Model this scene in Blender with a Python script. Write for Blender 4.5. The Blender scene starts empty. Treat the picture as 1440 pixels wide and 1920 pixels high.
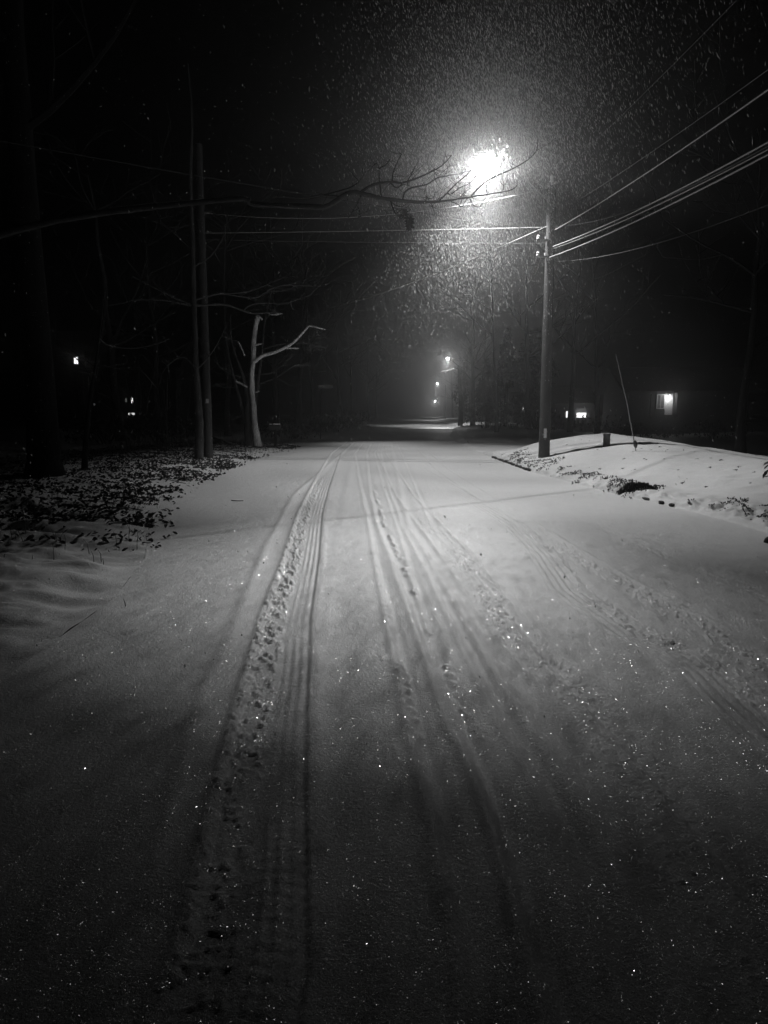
import bpy, math, random
import numpy as np
from mathutils import Vector, Matrix

random.seed(7)
rng = np.random.default_rng(11)
scene = bpy.context.scene
COL = scene.collection
PI = math.pi

# ------------------------------------------------------------------ camera
F = 1387.0                    # focal length in photo pixels (1440 x 1920)
HZ = 775.0                    # horizon row
CAM_H = 1.5
PITCH = math.atan((960.0 - HZ) / F)
cd = bpy.data.cameras.new("camera")
cam = bpy.data.objects.new("camera", cd)
COL.objects.link(cam)
cam.location = (0, 0, CAM_H)
cam.rotation_euler = (PI / 2 - PITCH, 0, 0)
cd.sensor_fit = 'VERTICAL'
cd.sensor_height = 36.0
cd.lens = 36.0 * F / 1920.0
cd.clip_start = 0.05
cd.clip_end = 3000
scene.camera = cam

CP, SP = math.cos(PITCH), math.sin(PITCH)


def ray(px, py):
    """unit-depth direction of a photo pixel, scaled so that its y is 1"""
    u = (px - 720.0) / F
    v = (960.0 - py) / F
    d = Vector((u, CP + v * SP, -SP + v * CP))
    return d / d.y


def P(px, py, Y):
    d = ray(px, py)
    return Vector((d.x * Y, Y, CAM_H + d.z * Y))


# ------------------------------------------------------------------ noise and terrain
def _h(xi, yi, seed):
    n = (xi.astype(np.int64) * 374761393 + yi.astype(np.int64) * 668265263 + seed * 974634777) & 0xFFFFFFFF
    n = ((n ^ (n >> 13)) * 1274126177) & 0xFFFFFFFF
    n = (n ^ (n >> 16)) & 0xFFFF
    return n / 65535.0


def vn(x, y, seed=0):
    xi = np.floor(x); yi = np.floor(y)
    fx = x - xi; fy = y - yi
    fx = fx * fx * (3 - 2 * fx); fy = fy * fy * (3 - 2 * fy)
    a = _h(xi, yi, seed); b = _h(xi + 1, yi, seed)
    c = _h(xi, yi + 1, seed); d = _h(xi + 1, yi + 1, seed)
    return (a * (1 - fx) + b * fx) * (1 - fy) + (c * (1 - fx) + d * fx) * fy - 0.5


def sm(t):
    t = np.clip(t, 0, 1)
    return t * t * (3 - 2 * t)


def XR(y):
    return np.interp(y, [-60, 0, 9, 11.5, 14, 19, 25, 35, 50, 83, 190, 330, 700],
                     [5.2, 4.95, 4.85, 4.75, 4.3, 3.8, 3.7, 3.6, 4.4, 7.8, 13, 24.5, 60])


def XL(y):
    return np.interp(y, [-60, 0, 5.9, 7.6, 9.7, 13, 22, 33, 50, 83, 190, 330, 700],
                     [-2.4, -2.1, -2.2, -2.5, -3.1, -3.9, -4.4, -3.9, -3.3, -0.6, 5, 15.5, 50])


def G0(px, py):
    d = ray(px, py)
    k = -CAM_H / d.z
    return d.x * k, k


def track(pts):
    g = sorted([(G0(*p)[1], G0(*p)[0]) for p in pts])
    ys = [a for a, b in g]; xs = [b for a, b in g]
    return lambda y: np.interp(y, ys, xs)


T_ridge = track([(640, 850), (550, 929), (500, 1025), (467, 1096), (429, 1200), (383, 1287), (337, 1433), (280, 1650)])
T_left = track([(622, 850), (590, 905), (562, 962), (537, 1046), (496, 1158), (479, 1225), (454, 1317), (425, 1433), (387, 1608), (350, 1780)])
T_midA = track([(668, 850), (679, 905), (700, 983), (721, 1079), (750, 1204), (775, 1308), (792, 1379), (808, 1437), (837, 1525), (858, 1629), (900, 1800)])
T_midB = track([(690, 850), (700, 920), (717, 983), (754, 1067), (779, 1129), (804, 1192), (825, 1242), (875, 1371), (896, 1400), (960, 1560)])
T_lump = track([(715, 1290), (725, 1358), (733, 1400), (746, 1467), (767, 1587), (790, 1750)])
T_rgt = track([(715, 850), (760, 930), (840, 1022), (882, 1072), (923, 1131), (977, 1193), (1019, 1235), (1073, 1285), (1111, 1327), (1165, 1414), (1215, 1477), (1290, 1600)])
T_dark = track([(780, 990), (870, 1120), (944, 1235), (1007, 1318), (1073, 1402), (1123, 1477), (1200, 1600)])
T_farA = track([(800, 880), (977, 981), (1040, 1040), (1090, 1106), (1132, 1135), (1173, 1160), (1223, 1193), (1298, 1222), (1361, 1260), (1402, 1297), (1500, 1380)])
T_farB = track([(830, 880), (1040, 1018), (1157, 1089), (1215, 1122), (1257, 1147), (1311, 1172), (1357, 1206), (1423, 1252), (1560, 1350)])
T_farC = track([(860, 880), (1060, 960), (1202, 1022), (1290, 1060), (1402, 1102), (1560, 1190)])
T_old1 = track([(648, 850), (640, 930), (632, 1010), (628, 1100), (622, 1250), (612, 1450), (600, 1700)])
T_old2 = track([(672, 850), (662, 960), (655, 1100), (650, 1300), (640, 1700)])


def band(u, w, s=0.03):
    return sm((w / 2 + s / 2 - np.abs(u)) / s)


def road_h(x, y):
    h = 0.012 * vn(x * 0.7, y * 0.35, 1) + 0.007 * vn(x * 2.3, y * 1.1, 2)
    h += 0.0035 * vn(x * 9, y * 5, 3) + 0.0022 * vn(x * 26, y * 16, 4)
    far = sm((60 - y) / 40)
    # pale pushed-up ridge on the left
    u = x - T_ridge(y) + 0.02 * vn(y * 1.3, y * 0, 5)
    h += far * (0.011 * np.exp(-(u / 0.05) ** 2) - 0.006 * np.exp(-((u - 0.14) / 0.06) ** 2))
    # wide tyre track: broken lumps on its left half, ribs on its right half
    u = x - T_left(y)
    far10 = sm((26 - y) / 16)
    body = sm((u + 0.01) / 0.03) * sm((0.36 - u) / 0.03)
    h += -0.016 * body * far
    h += 0.010 * np.exp(-((u + 0.035) / 0.025) ** 2) * far
    n = vn(x * 30 + y * 9, y * 15, 6) + 0.8 * vn(x * 75, y * 42, 7)
    lump = sm((n - 0.0) / 0.35) * sm((u + 0.05) / 0.03) * sm((0.17 - u) / 0.04)
    h += 0.020 * lump * far10 * (0.4 + 0.6 * sm((y - 2.2) / 3.5))
    ribs = sm((u - 0.17) / 0.02) * sm((0.37 - u) / 0.02)
    h += ribs * far10 * (0.0036 * np.cos(2 * PI * u / 0.05 + 1.5 * vn(y * 1.2, y * 0, 24)) + 0.0012 * np.sin(y * 2 * PI / 0.06) + 0.004 * vn(x * 30, y * 18, 17)) * (0.55 + 1.1 * vn(y * 2.2, x * 9, 18))
    h += 0.007 * np.exp(-((u - 0.39) / 0.03) ** 2) * far * (0.5 + vn(y * 9, y * 0 + 3, 8))
    # pair of middle tracks
    for T, w, d, sd in ((T_midA, 0.06, 0.009, 9), (lambda y: T_midA(y) + 0.16 + 0.02 * y, 0.05, 0.006, 44), (T_midB, 0.07, 0.012, 10), (lambda y: T_midB(y) + 0.2 + 0.012 * y, 0.06, 0.007, 45), (T_dark, 0.1, 0.010, 12), (lambda y: T_dark(y) + 0.27, 0.05, 0.007, 46), (T_old1, 0.16, 0.006, 20), (T_old2, 0.16, 0.006, 21)):
        u = x - T(y) + 0.02 * vn(y * 0.9, y * 0, sd)
        h += far * (0.7 + 0.9 * sm((9 - y) / 5)) * (-d * np.exp(-(u / (w * 0.7)) ** 2) + d * 0.9 * np.exp(-((u + w * 1.1) / (w * 0.5)) ** 2))
    u = x - T_midA(y)
    b = sm((vn(y * 2.2, y * 0 + 1, 13) + 0.08) / 0.15) * sm((y - 2.7) / 0.9)
    h += far10 * 0.014 * np.exp(-((u + 0.03) / 0.035) ** 2) * b * (1 + 2 * vn(x * 30, y * 16, 16)) * sm((7 - y) / 3)
    u = x - T_midB(y)
    b = sm((vn(y * 2.6, y * 0 + 7, 14) + 0.02) / 0.12) * sm((y - 2.9) / 0.9)
    h += far10 * 0.017 * np.exp(-((u - 0.02) / 0.03) ** 2) * b * (1 + 2 * vn(x * 30, y * 14, 19))
    u = x - T_lump(y)
    b = sm((vn(y * 4.5, y * 0 + 2, 15) + 0.0) / 0.12) * sm((4.6 - y) / 0.4) * sm((y - 2.6) / 0.8) * 0.8
    h += 0.014 * np.exp(-(u / 0.028) ** 2) * b * (1 + 2 * vn(x * 30, y * 14, 22))
    # crumbled tracks on the right
    for T, w, amp, sd in ((T_rgt, 0.26, 0.015, 30), (T_farB, 0.22, 0.018, 33), (T_farA, 0.2, 0.014, 36), (T_farC, 0.16, 0.008, 39)):
        u = x - T(y) + 0.05 * vn(y * 0.8, y * 0, sd + 5)
        n = 0.8 * vn(x * 46 - y * 9, y * 18, sd) + 0.8 * vn(x * 90, y * 44, sd + 1) + 0.35 * vn(x * 3, y * 1.5, sd + 2)
        h += far10 * sm((12.5 - y) / 5) * (-0.006 * band(u, w, 0.1) + amp * band(u, w, 0.16) * sm((n - 0.05) / 0.45) * (0.35 + 0.65 * sm((y - 2.6) / 3.0)))
    for T in (T_rgt, T_farB):
        u = x - T(y)
        h += far * (0.013 * np.exp(-((u + 0.17) / 0.03) ** 2) + 0.012 * np.exp(-((u - 0.16) / 0.025) ** 2)) * (0.5 + vn(y * 2.5, y * 0 + 4, 43))
    u = x - T_farA(y)
    h += far10 * 0.004 * band(u + 0.14, 0.26, 0.04) * np.cos(2 * PI * u / 0.06)
    h += far10 * 0.014 * np.exp(-((u - 0.02) / 0.025) ** 2) * (0.6 + vn(y * 5, y * 0, 41))
    return h


def lawn_h(x, y):
    """height on the right of the road edge"""
    d = x - XR(y)
    prof = np.interp(d, [0, 0.12, 0.4, 1, 2, 3, 4, 5.0, 7, 11, 18, 30, 300], [0.0, 0.06, 0.12, 0.2, 0.38, 0.5, 0.56, 0.50, 0.25, -0.25, -0.2, 0.3, 1.5])
    f = np.interp(y, [0, 5, 16, 22, 26, 34], [0.5, 0.6, 0.9, 1.22, 1.45, 1.45])
    north = sm((y - 25.8) / 2.6)
    fa = f * (1 - north)
    bankB = np.interp(y, [38.5, 41], [0, 0.8])
    edgeB = np.interp(d, [0, 0.5, 2, 5, 12, 30, 300], [0, 0.2, 0.36, 0.5, 0.55, 0.9, 1.5])
    h = np.where(y < 34, prof * fa, edgeB * bankB)
    # far yard behind the crest keeps its level across the side street
    far = sm((d - 6) / 6)
    h = h * (1 - far) + far * (np.interp(d, [6, 11, 18, 30, 300], [0.2, -0.25, -0.15, 0.3, 1.6]) + 0.0 * y)
    # lumpy snow near the edge
    e = sm(d / 0.08) * sm((1.1 - d) / 0.6) * sm((40 - y) / 5)
    h += e * 0.075 * np.abs(vn(x * 4.2, y * 3.6, 50)) + e * 0.09 * np.maximum(0, vn(x * 10, y * 7, 51)) * sm((0.7 - d) / 0.4)
    h += 0.05 * vn(x * 0.9, y * 0.7, 52) * sm(d / 0.5) + 0.028 * vn(x * 3, y * 3, 53) * sm(d / 0.3) + 0.006 * vn(x * 8, y * 8, 57) * sm(d / 0.3)
    # the overhanging drift lip
    t = np.clip((x - 4.15) / 1.25, 0, 1)
    yl = 13.75 - 0.95 * t + 0.25 * np.sin(t * PI)
    s = y - yl + 0.03 * vn(x * 5, y * 0, 54)
    win = sm(d / 0.25) * sm((5.1 - x) / 0.45)
    h += 0.15 * sm(s / 0.08) * np.exp(-np.maximum(s, 0) / 0.9) * win
    # wind-cut ripples of the near edge
    r = sm(d / 0.1) * sm((1.0 - d) / 0.5) * sm((12.2 - y) / 0.8) * sm((y - 6) / 2)
    h += r * (0.10 * np.abs(vn(x * 2.5 - y * 1.2, y * 3.2, 55)) + 0.05 * vn(x * 8 - y * 3, y * 9, 56))
    return h


def wood_h(x, y):
    d = XL(y) - x
    h = 0.05 * sm(d / 0.7) + 0.12 * sm(d / 3.5)
    h += sm(d / 0.6) * (0.07 * vn(x * 0.8, y * 1.0, 60) + 0.04 * vn(x * 2.4, y * 2.6, 61) + 0.02 * vn(x * 7, y * 7, 62))
    g = sm((d + 0.2) / 0.9) * sm((14 - y) / 4)
    h += g * (0.15 * vn(x * 0.6 + y * 0.2, y * 1.9, 63) + 0.12 * vn(x * 1.6 + y * 0.5, y * 4.2, 65) + 0.05 * vn(x * 4, y * 8, 66))
    lit = sm((d - 0.4) / 1.5) * sm((60 - y) / 20)
    h += lit * 0.05 * vn(x * 14, y * 11, 64)
    h += 0.6 * sm((d - 12) / 30)
    return h


def H(x, y):
    x = np.asarray(x, float); y = np.asarray(y, float)
    r = road_h(x, y)
    er = sm((x - XR(y)) / 0.2); el = sm((XL(y) - x) / 0.2)
    dx = np.where(x > XR(y), lawn_h(x, y), np.where(x < XL(y), wood_h(x, y), 0.0))
    return r * (1 - er) * (1 - el) + dx


def h1(x, y):
    return float(H(np.array([x]), np.array([y]))[0])


def hit(px, py):
    """where the ray of a photo pixel meets the terrain"""
    d = ray(px, py)
    Y = np.arange(1.5, 120, 0.03)
    z = CAM_H + d.z * Y - H(d.x * Y, Y)
    i = np.argmax(z < 0)
    if z[i] >= 0:
        i = len(Y) - 1
    return Vector((d.x * Y[i], Y[i], h1(d.x * Y[i], Y[i])))


# ------------------------------------------------------------------ materials
def nt(name):
    m = bpy.data.materials.new(name)
    m.use_nodes = True
    t = m.node_tree
    t.nodes.clear()
    out = t.nodes.new('ShaderNodeOutputMaterial')
    return m, t, out


def node(t, kind, **kw):
    n = t.nodes.new(kind)
    for k, v in kw.items():
        if k in n.inputs:
            n.inputs[k].default_value = v
        else:
            setattr(n, k, v)
    return n


def plain(name, g, rough=0.7, noise=0.35, scale=6.0, bump=0.3, stretch=(1, 1, 1), metal=0.0, snow=0.0, spec=0.3):
    """grey surface with blotchy variation, bump and (optionally) real snow lying on its upward faces"""
    m, t, out = nt(name)
    L = t.links.new
    tc = node(t, 'ShaderNodeTexCoord')
    mp = node(t, 'ShaderNodeMapping')
    mp.inputs['Scale'].default_value = stretch
    L(tc.outputs['Object'], mp.inputs['Vector'])
    nz = node(t, 'ShaderNodeTexNoise', Scale=scale, Detail=6.0, Roughness=0.6)
    L(mp.outputs['Vector'], nz.inputs['Vector'])
    cr = node(t, 'ShaderNodeValToRGB')
    a, b = g * (1 - noise), g * (1 + noise)
    cr.color_ramp.elements[0].color = (a, a, a, 1)
    cr.color_ramp.elements[1].color = (b, b, b, 1)
    cr.color_ramp.elements[0].position = 0.3
    cr.color_ramp.elements[1].position = 0.7
    L(nz.outputs['Fac'], cr.inputs['Fac'])
    p = node(t, 'ShaderNodeBsdfPrincipled', Roughness=rough, Metallic=metal)
    p.inputs['Specular IOR Level'].default_value = spec
    bp = node(t, 'ShaderNodeBump', Strength=bump, Distance=0.02)
    L(nz.outputs['Fac'], bp.inputs['Height'])
    L(bp.outputs['Normal'], p.inputs['Normal'])
    if snow > 0:
        ge = node(t, 'ShaderNodeNewGeometry')
        sx = node(t, 'ShaderNodeSeparateXYZ')
        L(ge.outputs['Normal'], sx.inputs['Vector'])
        n2 = node(t, 'ShaderNodeTexNoise', Scale=5.0, Detail=3.0)
        L(tc.outputs['Object'], n2.inputs['Vector'])
        ad = node(t, 'ShaderNodeMath', operation='MULTIPLY_ADD')
        L(n2.outputs['Fac'], ad.inputs[0]); ad.inputs[1].default_value = 0.9
        L(sx.outputs['Z'], ad.inputs[2])
        mr = node(t, 'ShaderNodeMapRange')
        mr.inputs['From Min'].default_value = 1.35 - snow * 0.5
        mr.inputs['From Max'].default_value = 1.45 - snow * 0.5
        L(ad.outputs[0], mr.inputs['Value'])
        mx = node(t, 'ShaderNodeMixRGB')
        L(mr.outputs['Result'], mx.inputs['Fac'])
        L(cr.outputs['Color'], mx.inputs['Color1'])
        mx.inputs['Color2'].default_value = (0.8, 0.8, 0.8, 1)
        L(mx.outputs['Color'], p.inputs['Base Color'])
    else:
        L(cr.outputs['Color'], p.inputs['Base Color'])
    L(p.outputs[0], out.inputs['Surface'])
    return m


def snow_mat(name, sparkle=True, base=0.8, dirt=0.0):
    m, t, out = nt(name)
    L = t.links.new
    tc = node(t, 'ShaderNodeTexCoord')
    ge = node(t, 'ShaderNodeNewGeometry')
    n1 = node(t, 'ShaderNodeTexNoise', Scale=55.0, Detail=6.0, Roughness=0.75)
    L(tc.outputs['Object'], n1.inputs['Vector'])
    n2 = node(t, 'ShaderNodeTexNoise', Scale=3.0, Detail=4.0)
    L(tc.outputs['Object'], n2.inputs['Vector'])
    bp = node(t, 'ShaderNodeBump', Strength=0.7, Distance=0.018)
    L(n1.outputs['Fac'], bp.inputs['Height'])
    cr = node(t, 'ShaderNodeValToRGB')
    cr.color_ramp.elements[0].color = (base * 0.86,) * 3 + (1,)
    cr.color_ramp.elements[1].color = (base,) * 3 + (1,)
    L(n2.outputs['Fac'], cr.inputs['Fac'])
    p = node(t, 'ShaderNodeBsdfPrincipled', Roughness=0.55)
    p.inputs['Specular IOR Level'].default_value = 0.35
    L(cr.outputs['Color'], p.inputs['Base Color'])
    L(bp.outputs['Normal'], p.inputs['Normal'])
    last = p.outputs[0]
    if sparkle:
        for sc, thr, rough in ((330.0, 0.5, 0.22), (190.0, 0.84, 0.16)):
            vo = node(t, 'ShaderNodeTexVoronoi', Scale=sc)
            L(tc.outputs['Object'], vo.inputs['Vector'])
            sub = node(t, 'ShaderNodeVectorMath', operation='SUBTRACT')
            L(vo.outputs['Color'], sub.inputs[0]); sub.inputs[1].default_value = (0.5, 0.5, 0.5)
            scl = node(t, 'ShaderNodeVectorMath', operation='SCALE')
            L(sub.outputs[0], scl.inputs[0]); scl.inputs['Scale'].default_value = 2.4
            add = node(t, 'ShaderNodeVectorMath', operation='ADD')
            L(scl.outputs[0], add.inputs[0]); L(ge.outputs['Normal'], add.inputs[1])
            nrm = node(t, 'ShaderNodeVectorMath', operation='NORMALIZE')
            L(add.outputs[0], nrm.inputs[0])
            gl = node(t, 'ShaderNodeBsdfGlossy', Roughness=rough)
            gl.inputs['Color'].default_value = (0.9, 0.9, 0.9, 1)
            L(nrm.outputs[0], gl.inputs['Normal'])
            w = node(t, 'ShaderNodeTexWhiteNoise')
            L(vo.outputs['Position'], w.inputs['Vector'])
            gt = node(t, 'ShaderNodeMath', operation='GREATER_THAN')
            L(w.outputs['Value'], gt.inputs[0]); gt.inputs[1].default_value = thr
            # only the middle of a cell is the crystal facet
            lt = node(t, 'ShaderNodeMath', operation='LESS_THAN')
            L(vo.outputs['Distance'], lt.inputs[0]); lt.inputs[1].default_value = 0.42
            mu = node(t, 'ShaderNodeMath', operation='MULTIPLY')
            L(gt.outputs[0], mu.inputs[0]); L(lt.outputs[0], mu.inputs[1])
            mk = node(t, 'ShaderNodeMath', operation='MULTIPLY')
            L(mu.outputs[0], mk.inputs[0]); mk.inputs[1].default_value = 0.4
            mx = node(t, 'ShaderNodeMixShader')
            L(mk.outputs[0], mx.inputs['Fac'])
            L(last, mx.inputs[1]); L(gl.outputs[0], mx.inputs[2])
            last = mx.outputs[0]
    L(last, out.inputs['Surface'])
    return m


def emit(name, s):
    m, t, out = nt(name)
    e = node(t, 'ShaderNodeEmission', Strength=s)
    e.inputs['Color'].default_value = (1, 1, 1, 1)
    t.links.new(e.outputs[0], out.inputs['Surface'])
    return m


M_SNOW = snow_mat('snow_surface')
M_SNOWP = snow_mat('snow_cap', sparkle=False)
M_BARK = plain('bark', 0.06, 0.9, 0.6, 9, 1.0, (1, 1, 0.25), snow=0.25, spec=0.1)
M_BARKD = plain('dark_bark', 0.014, 0.95, 0.5, 9, 0.9, (1, 1, 0.25), spec=0.05)
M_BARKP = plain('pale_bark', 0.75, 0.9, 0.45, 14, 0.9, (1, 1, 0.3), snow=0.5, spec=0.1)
M_TWIG = plain('twig', 0.07, 0.9, 0.4, 20, 0.5, snow=0.45, spec=0.1)
M_BRANCH = plain('oak_branch', 0.05, 0.85, 0.5, 30, 0.8, (0.4, 1, 1), snow=0.1, spec=0.2)
M_POLE = plain('weathered_pole_wood', 0.06, 0.85, 0.35, 10, 0.5, (3, 3, 0.12), spec=0.15)
M_POLED = plain('dark_pole_wood', 0.06, 0.85, 0.35, 10, 0.5, (3, 3, 0.12), spec=0.15)
M_METAL = plain('galvanised_metal', 0.35, 0.45, 0.2, 14, 0.1, metal=0.7, spec=0.5)
M_DARKM = plain('dark_metal', 0.05, 0.5, 0.3, 14, 0.1, spec=0.4)
M_WIRE = plain('snow_crusted_wire', 0.45, 0.7, 0.25, 40, 0.4, spec=0.2)
M_WIRED = plain('thin_wire', 0.16, 0.6, 0.25, 40, 0.2, spec=0.2)
M_WIREX = plain('bare_dark_wire', 0.05, 0.6, 0.25, 40, 0.2, spec=0.2)
M_LEAF = plain('dead_leaf', 0.045, 0.8, 0.6, 12, 0.5, spec=0.1)
M_EVER = plain('evergreen_leaf', 0.05, 0.5, 0.5, 12, 0.3, spec=0.3)
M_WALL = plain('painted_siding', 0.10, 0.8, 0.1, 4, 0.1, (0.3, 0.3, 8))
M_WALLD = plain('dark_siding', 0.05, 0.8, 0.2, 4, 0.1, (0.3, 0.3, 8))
M_ROOF = plain('shingle_roof', 0.10, 0.9, 0.15, 3, 0.2)
M_TRIM = plain('white_trim', 0.75, 0.6, 0.08, 8, 0.05)
M_STONE = plain('kerb_stone', 0.03, 0.9, 0.5, 20, 0.6)
M_SIGN = plain('sign_plate', 0.12, 0.4, 0.1, 10, 0.02, spec=0.4)
M_REFL = plain('reflector_strip', 0.6, 0.35, 0.1, 30, 0.02, spec=0.6)
M_FARL = [emit('second_lamp_glass', 20.0), emit('third_lamp_glass', 30.0), emit('fourth_lamp_glass', 120.0)]
M_LAMP = emit('main_lamp_glass', 10.0)
M_WIN = emit('lit_window_glass', 0.9)
M_WINB = emit('bright_window_glass', 2.5)


def flake_mat():
    m, t, out = nt('snowflake')
    d = node(t, 'ShaderNodeBsdfDiffuse'); d.inputs['Color'].default_value = (0.9, 0.9, 0.9, 1)
    tr = node(t, 'ShaderNodeBsdfTranslucent'); tr.inputs['Color'].default_value = (0.95, 0.95, 0.95, 1)
    rf = node(t, 'ShaderNodeBsdfRefraction', Roughness=0.55, IOR=1.05)
    mx = node(t, 'ShaderNodeMixShader', Fac=0.6)
    m2 = node(t, 'ShaderNodeMixShader', Fac=0.1)
    t.links.new(d.outputs[0], mx.inputs[1]); t.links.new(tr.outputs[0], mx.inputs[2])
    t.links.new(mx.outputs[0], m2.inputs[1]); t.links.new(rf.outputs[0], m2.inputs[2])
    t.links.new(m2.outputs[0], out.inputs['Surface'])
    return m


M_FLAKE = flake_mat()


# ------------------------------------------------------------------ mesh helpers
class MB:
    def __init__(self):
        self.v = []; self.f = []

    def box(self, c, s, rot=None):
        x, y, z = s[0] / 2, s[1] / 2, s[2] / 2
        b = len(self.v)
        for p in ((-x, -y, -z), (x, -y, -z), (x, y, -z), (-x, y, -z), (-x, -y, z), (x, -y, z), (x, y, z), (-x, y, z)):
            q = Vector(p)
            if rot is not None:
                q = rot @ q
            self.v.append(tuple(q + Vector(c)))
        for q in ((3, 2, 1, 0), (4, 5, 6, 7), (0, 1, 5, 4), (1, 2, 6, 5), (2, 3, 7, 6), (3, 0, 4, 7)):
            self.f.append(tuple(b + i for i in q))
        return self

    def tube(self, pts, rad, n=6, cap=True, rough=0.0, seed=0):
        pts = [Vector(p) for p in pts]
        if not hasattr(rad, '__len__'):
            rad = [rad] * len(pts)
        r = random.Random(seed)
        b = len(self.v)
        up = Vector((0, 0, 1))
        t0 = (pts[1] - pts[0]).normalized()
        a = t0.cross(up)
        if a.length < 0.1:
            a = t0.cross(Vector((1, 0, 0)))
        a.normalize()
        for i, p in enumerate(pts):
            t = (pts[min(i + 1, len(pts) - 1)] - pts[max(i - 1, 0)]).normalized()
            a = (a - t * a.dot(t))
            if a.length < 1e-5:
                a = t.orthogonal()
            a.normalize()
            c = t.cross(a)
            for k in range(n):
                an = 2 * PI * k / n
                rr = rad[i] * (1 + rough * (r.random() - 0.5))
                self.v.append(tuple(p + (a * math.cos(an) + c * math.sin(an)) * rr))
        for i in range(len(pts) - 1):
            for k in range(n):
                k2 = (k + 1) % n
                self.f.append((b + i * n + k, b + i * n + k2, b + (i + 1) * n + k2, b + (i + 1) * n + k))
        if cap:
            self.f.append(tuple(b + k for k in reversed(range(n))))
            e = b + (len(pts) - 1) * n
            self.f.append(tuple(e + k for k in range(n)))
        return self

    def lathe(self, prof, c, n=20, rot=None):
        """prof: (radius, height) from bottom to top"""
        b = len(self.v)
        for (r, z) in prof:
            for k in range(n):
                a = 2 * PI * k / n
                q = Vector((r * math.cos(a), r * math.sin(a), z))
                if rot is not None:
                    q = rot @ q
                self.v.append(tuple(q + Vector(c)))
        for i in range(len(prof) - 1):
            for k in range(n):
                k2 = (k + 1) % n
                self.f.append((b + i * n + k, b + i * n + k2, b + (i + 1) * n + k2, b + (i + 1) * n + k))
        self.f.append(tuple(b + k for k in reversed(range(n))))
        e = b + (len(prof) - 1) * n
        self.f.append(tuple(e + k for k in range(n)))
        return self

    def poly(self, pts):
        b = len(self.v)
        self.v += [tuple(p) for p in pts]
        self.f.append(tuple(range(b, b + len(pts))))
        return self

    def build(self, name, mat, parent=None, smooth=True, bevel=0.0):
        me = bpy.data.meshes.new(name)
        org = parent.matrix_world.translation.copy() if parent is not None else Vector((0, 0, 0))
        if parent is not None:
            root = parent
            org = Vector((0, 0, 0))
            while root is not None:
                org += root.location
                root = root.parent
        me.from_pydata([(x - org.x, y - org.y, z - org.z) for x, y, z in self.v], [], self.f)
        me.materials.append(mat)
        if smooth:
            me.polygons.foreach_set('use_smooth', [True] * len(me.polygons))
        o = bpy.data.objects.new(name, me)
        COL.objects.link(o)
        if parent is not None:
            o.parent = parent
        if bevel > 0:
            bv = o.modifiers.new('bevel', 'BEVEL'); bv.width = bevel; bv.segments = 2; bv.limit_method = 'ANGLE'
        if smooth:
            try:
                me.set_sharp_from_angle(angle=math.radians(50))
            except Exception:
                pass
        return o


def thing(name, loc, label, cat, group=None):
    o = bpy.data.objects.new(name, None)
    COL.objects.link(o)
    o.empty_display_size = 0.2
    o.location = loc
    o['label'] = label; o['category'] = cat
    if group:
        o['group'] = group
    return o


def tag(o, label=None, cat=None, group=None, kind=None):
    if label: o['label'] = label
    if cat: o['category'] = cat
    if group: o['group'] = group
    if kind: o['kind'] = kind
    return o


def smooth_path(pts, sub=4):
    """Catmull-Rom through points given as (Vector, radius)"""
    out = []
    n = len(pts)
    for i in range(n - 1):
        p0, p1, p2, p3 = pts[max(i - 1, 0)], pts[i], pts[i + 1], pts[min(i + 2, n - 1)]
        for k in range(sub):
            t = k / sub
            a = 0.5 * ((2 * p1[0]) + (p2[0] - p0[0]) * t + (2 * p0[0] - 5 * p1[0] + 4 * p2[0] - p3[0]) * t * t + (3 * p1[0] - p0[0] - 3 * p2[0] + p3[0]) * t ** 3)
            out.append((a, p1[1] * (1 - t) + p2[1] * t))
    out.append(pts[-1])
    return out


def limb(mb, pix, Y, r0, r1, n=6, sub=4, rough=0.15, dY=0.0, seed=1):
    """limb through photo pixels at depth Y (drifting by dY), radii in metres"""
    k = len(pix)
    pts = []
    for i, (x, y) in enumerate(pix):
        t = i / max(k - 1, 1)
        pts.append((P(x, y, Y + dY * t), r0 + (r1 - r0) * t))
    sp = smooth_path(pts, sub)
    mb.tube([p for p, r in sp], [r for p, r in sp], n, rough=rough, seed=seed)
    return [p for p, r in sp]


def grow(mb, p, d, length, r, depth, rnd, n=5, spread=0.7, up=0.12, minr=0.004, kids=(2, 4)):
    """random bare branch with side shoots"""
    seg = max(3, int(4 + depth))
    pts = [p.copy()]; rad = [r]
    cur = d.normalized(); q = p.copy()
    for i in range(seg):
        cur = (cur + Vector((rnd.uniform(-1, 1), rnd.uniform(-1, 1), rnd.uniform(-0.7, 0.9) + up)) * 0.17).normalized()
        q = q + cur * (length / seg)
        pts.append(q.copy()); rad.append(max(minr, r * (1 - 0.72 * (i + 1) / seg)))
    mb.tube(pts, rad, n, cap=False)
    if depth <= 0:
        return
    for _ in range(rnd.randint(*kids)):
        i = rnd.randint(1, seg)
        a = (pts[i] - pts[i - 1]).normalized()
        side = Vector((rnd.uniform(-1, 1), rnd.uniform(-1, 1), rnd.uniform(-0.4, 0.9)))
        side = (side - a * side.dot(a)).normalized()
        grow(mb, pts[i], a * (1 - spread * 0.5) + side * spread, length * rnd.uniform(0.42, 0.68), max(minr, rad[i] * 0.6), depth - 1, rnd, max(3, n - 1), spread, up, minr, kids)


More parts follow.
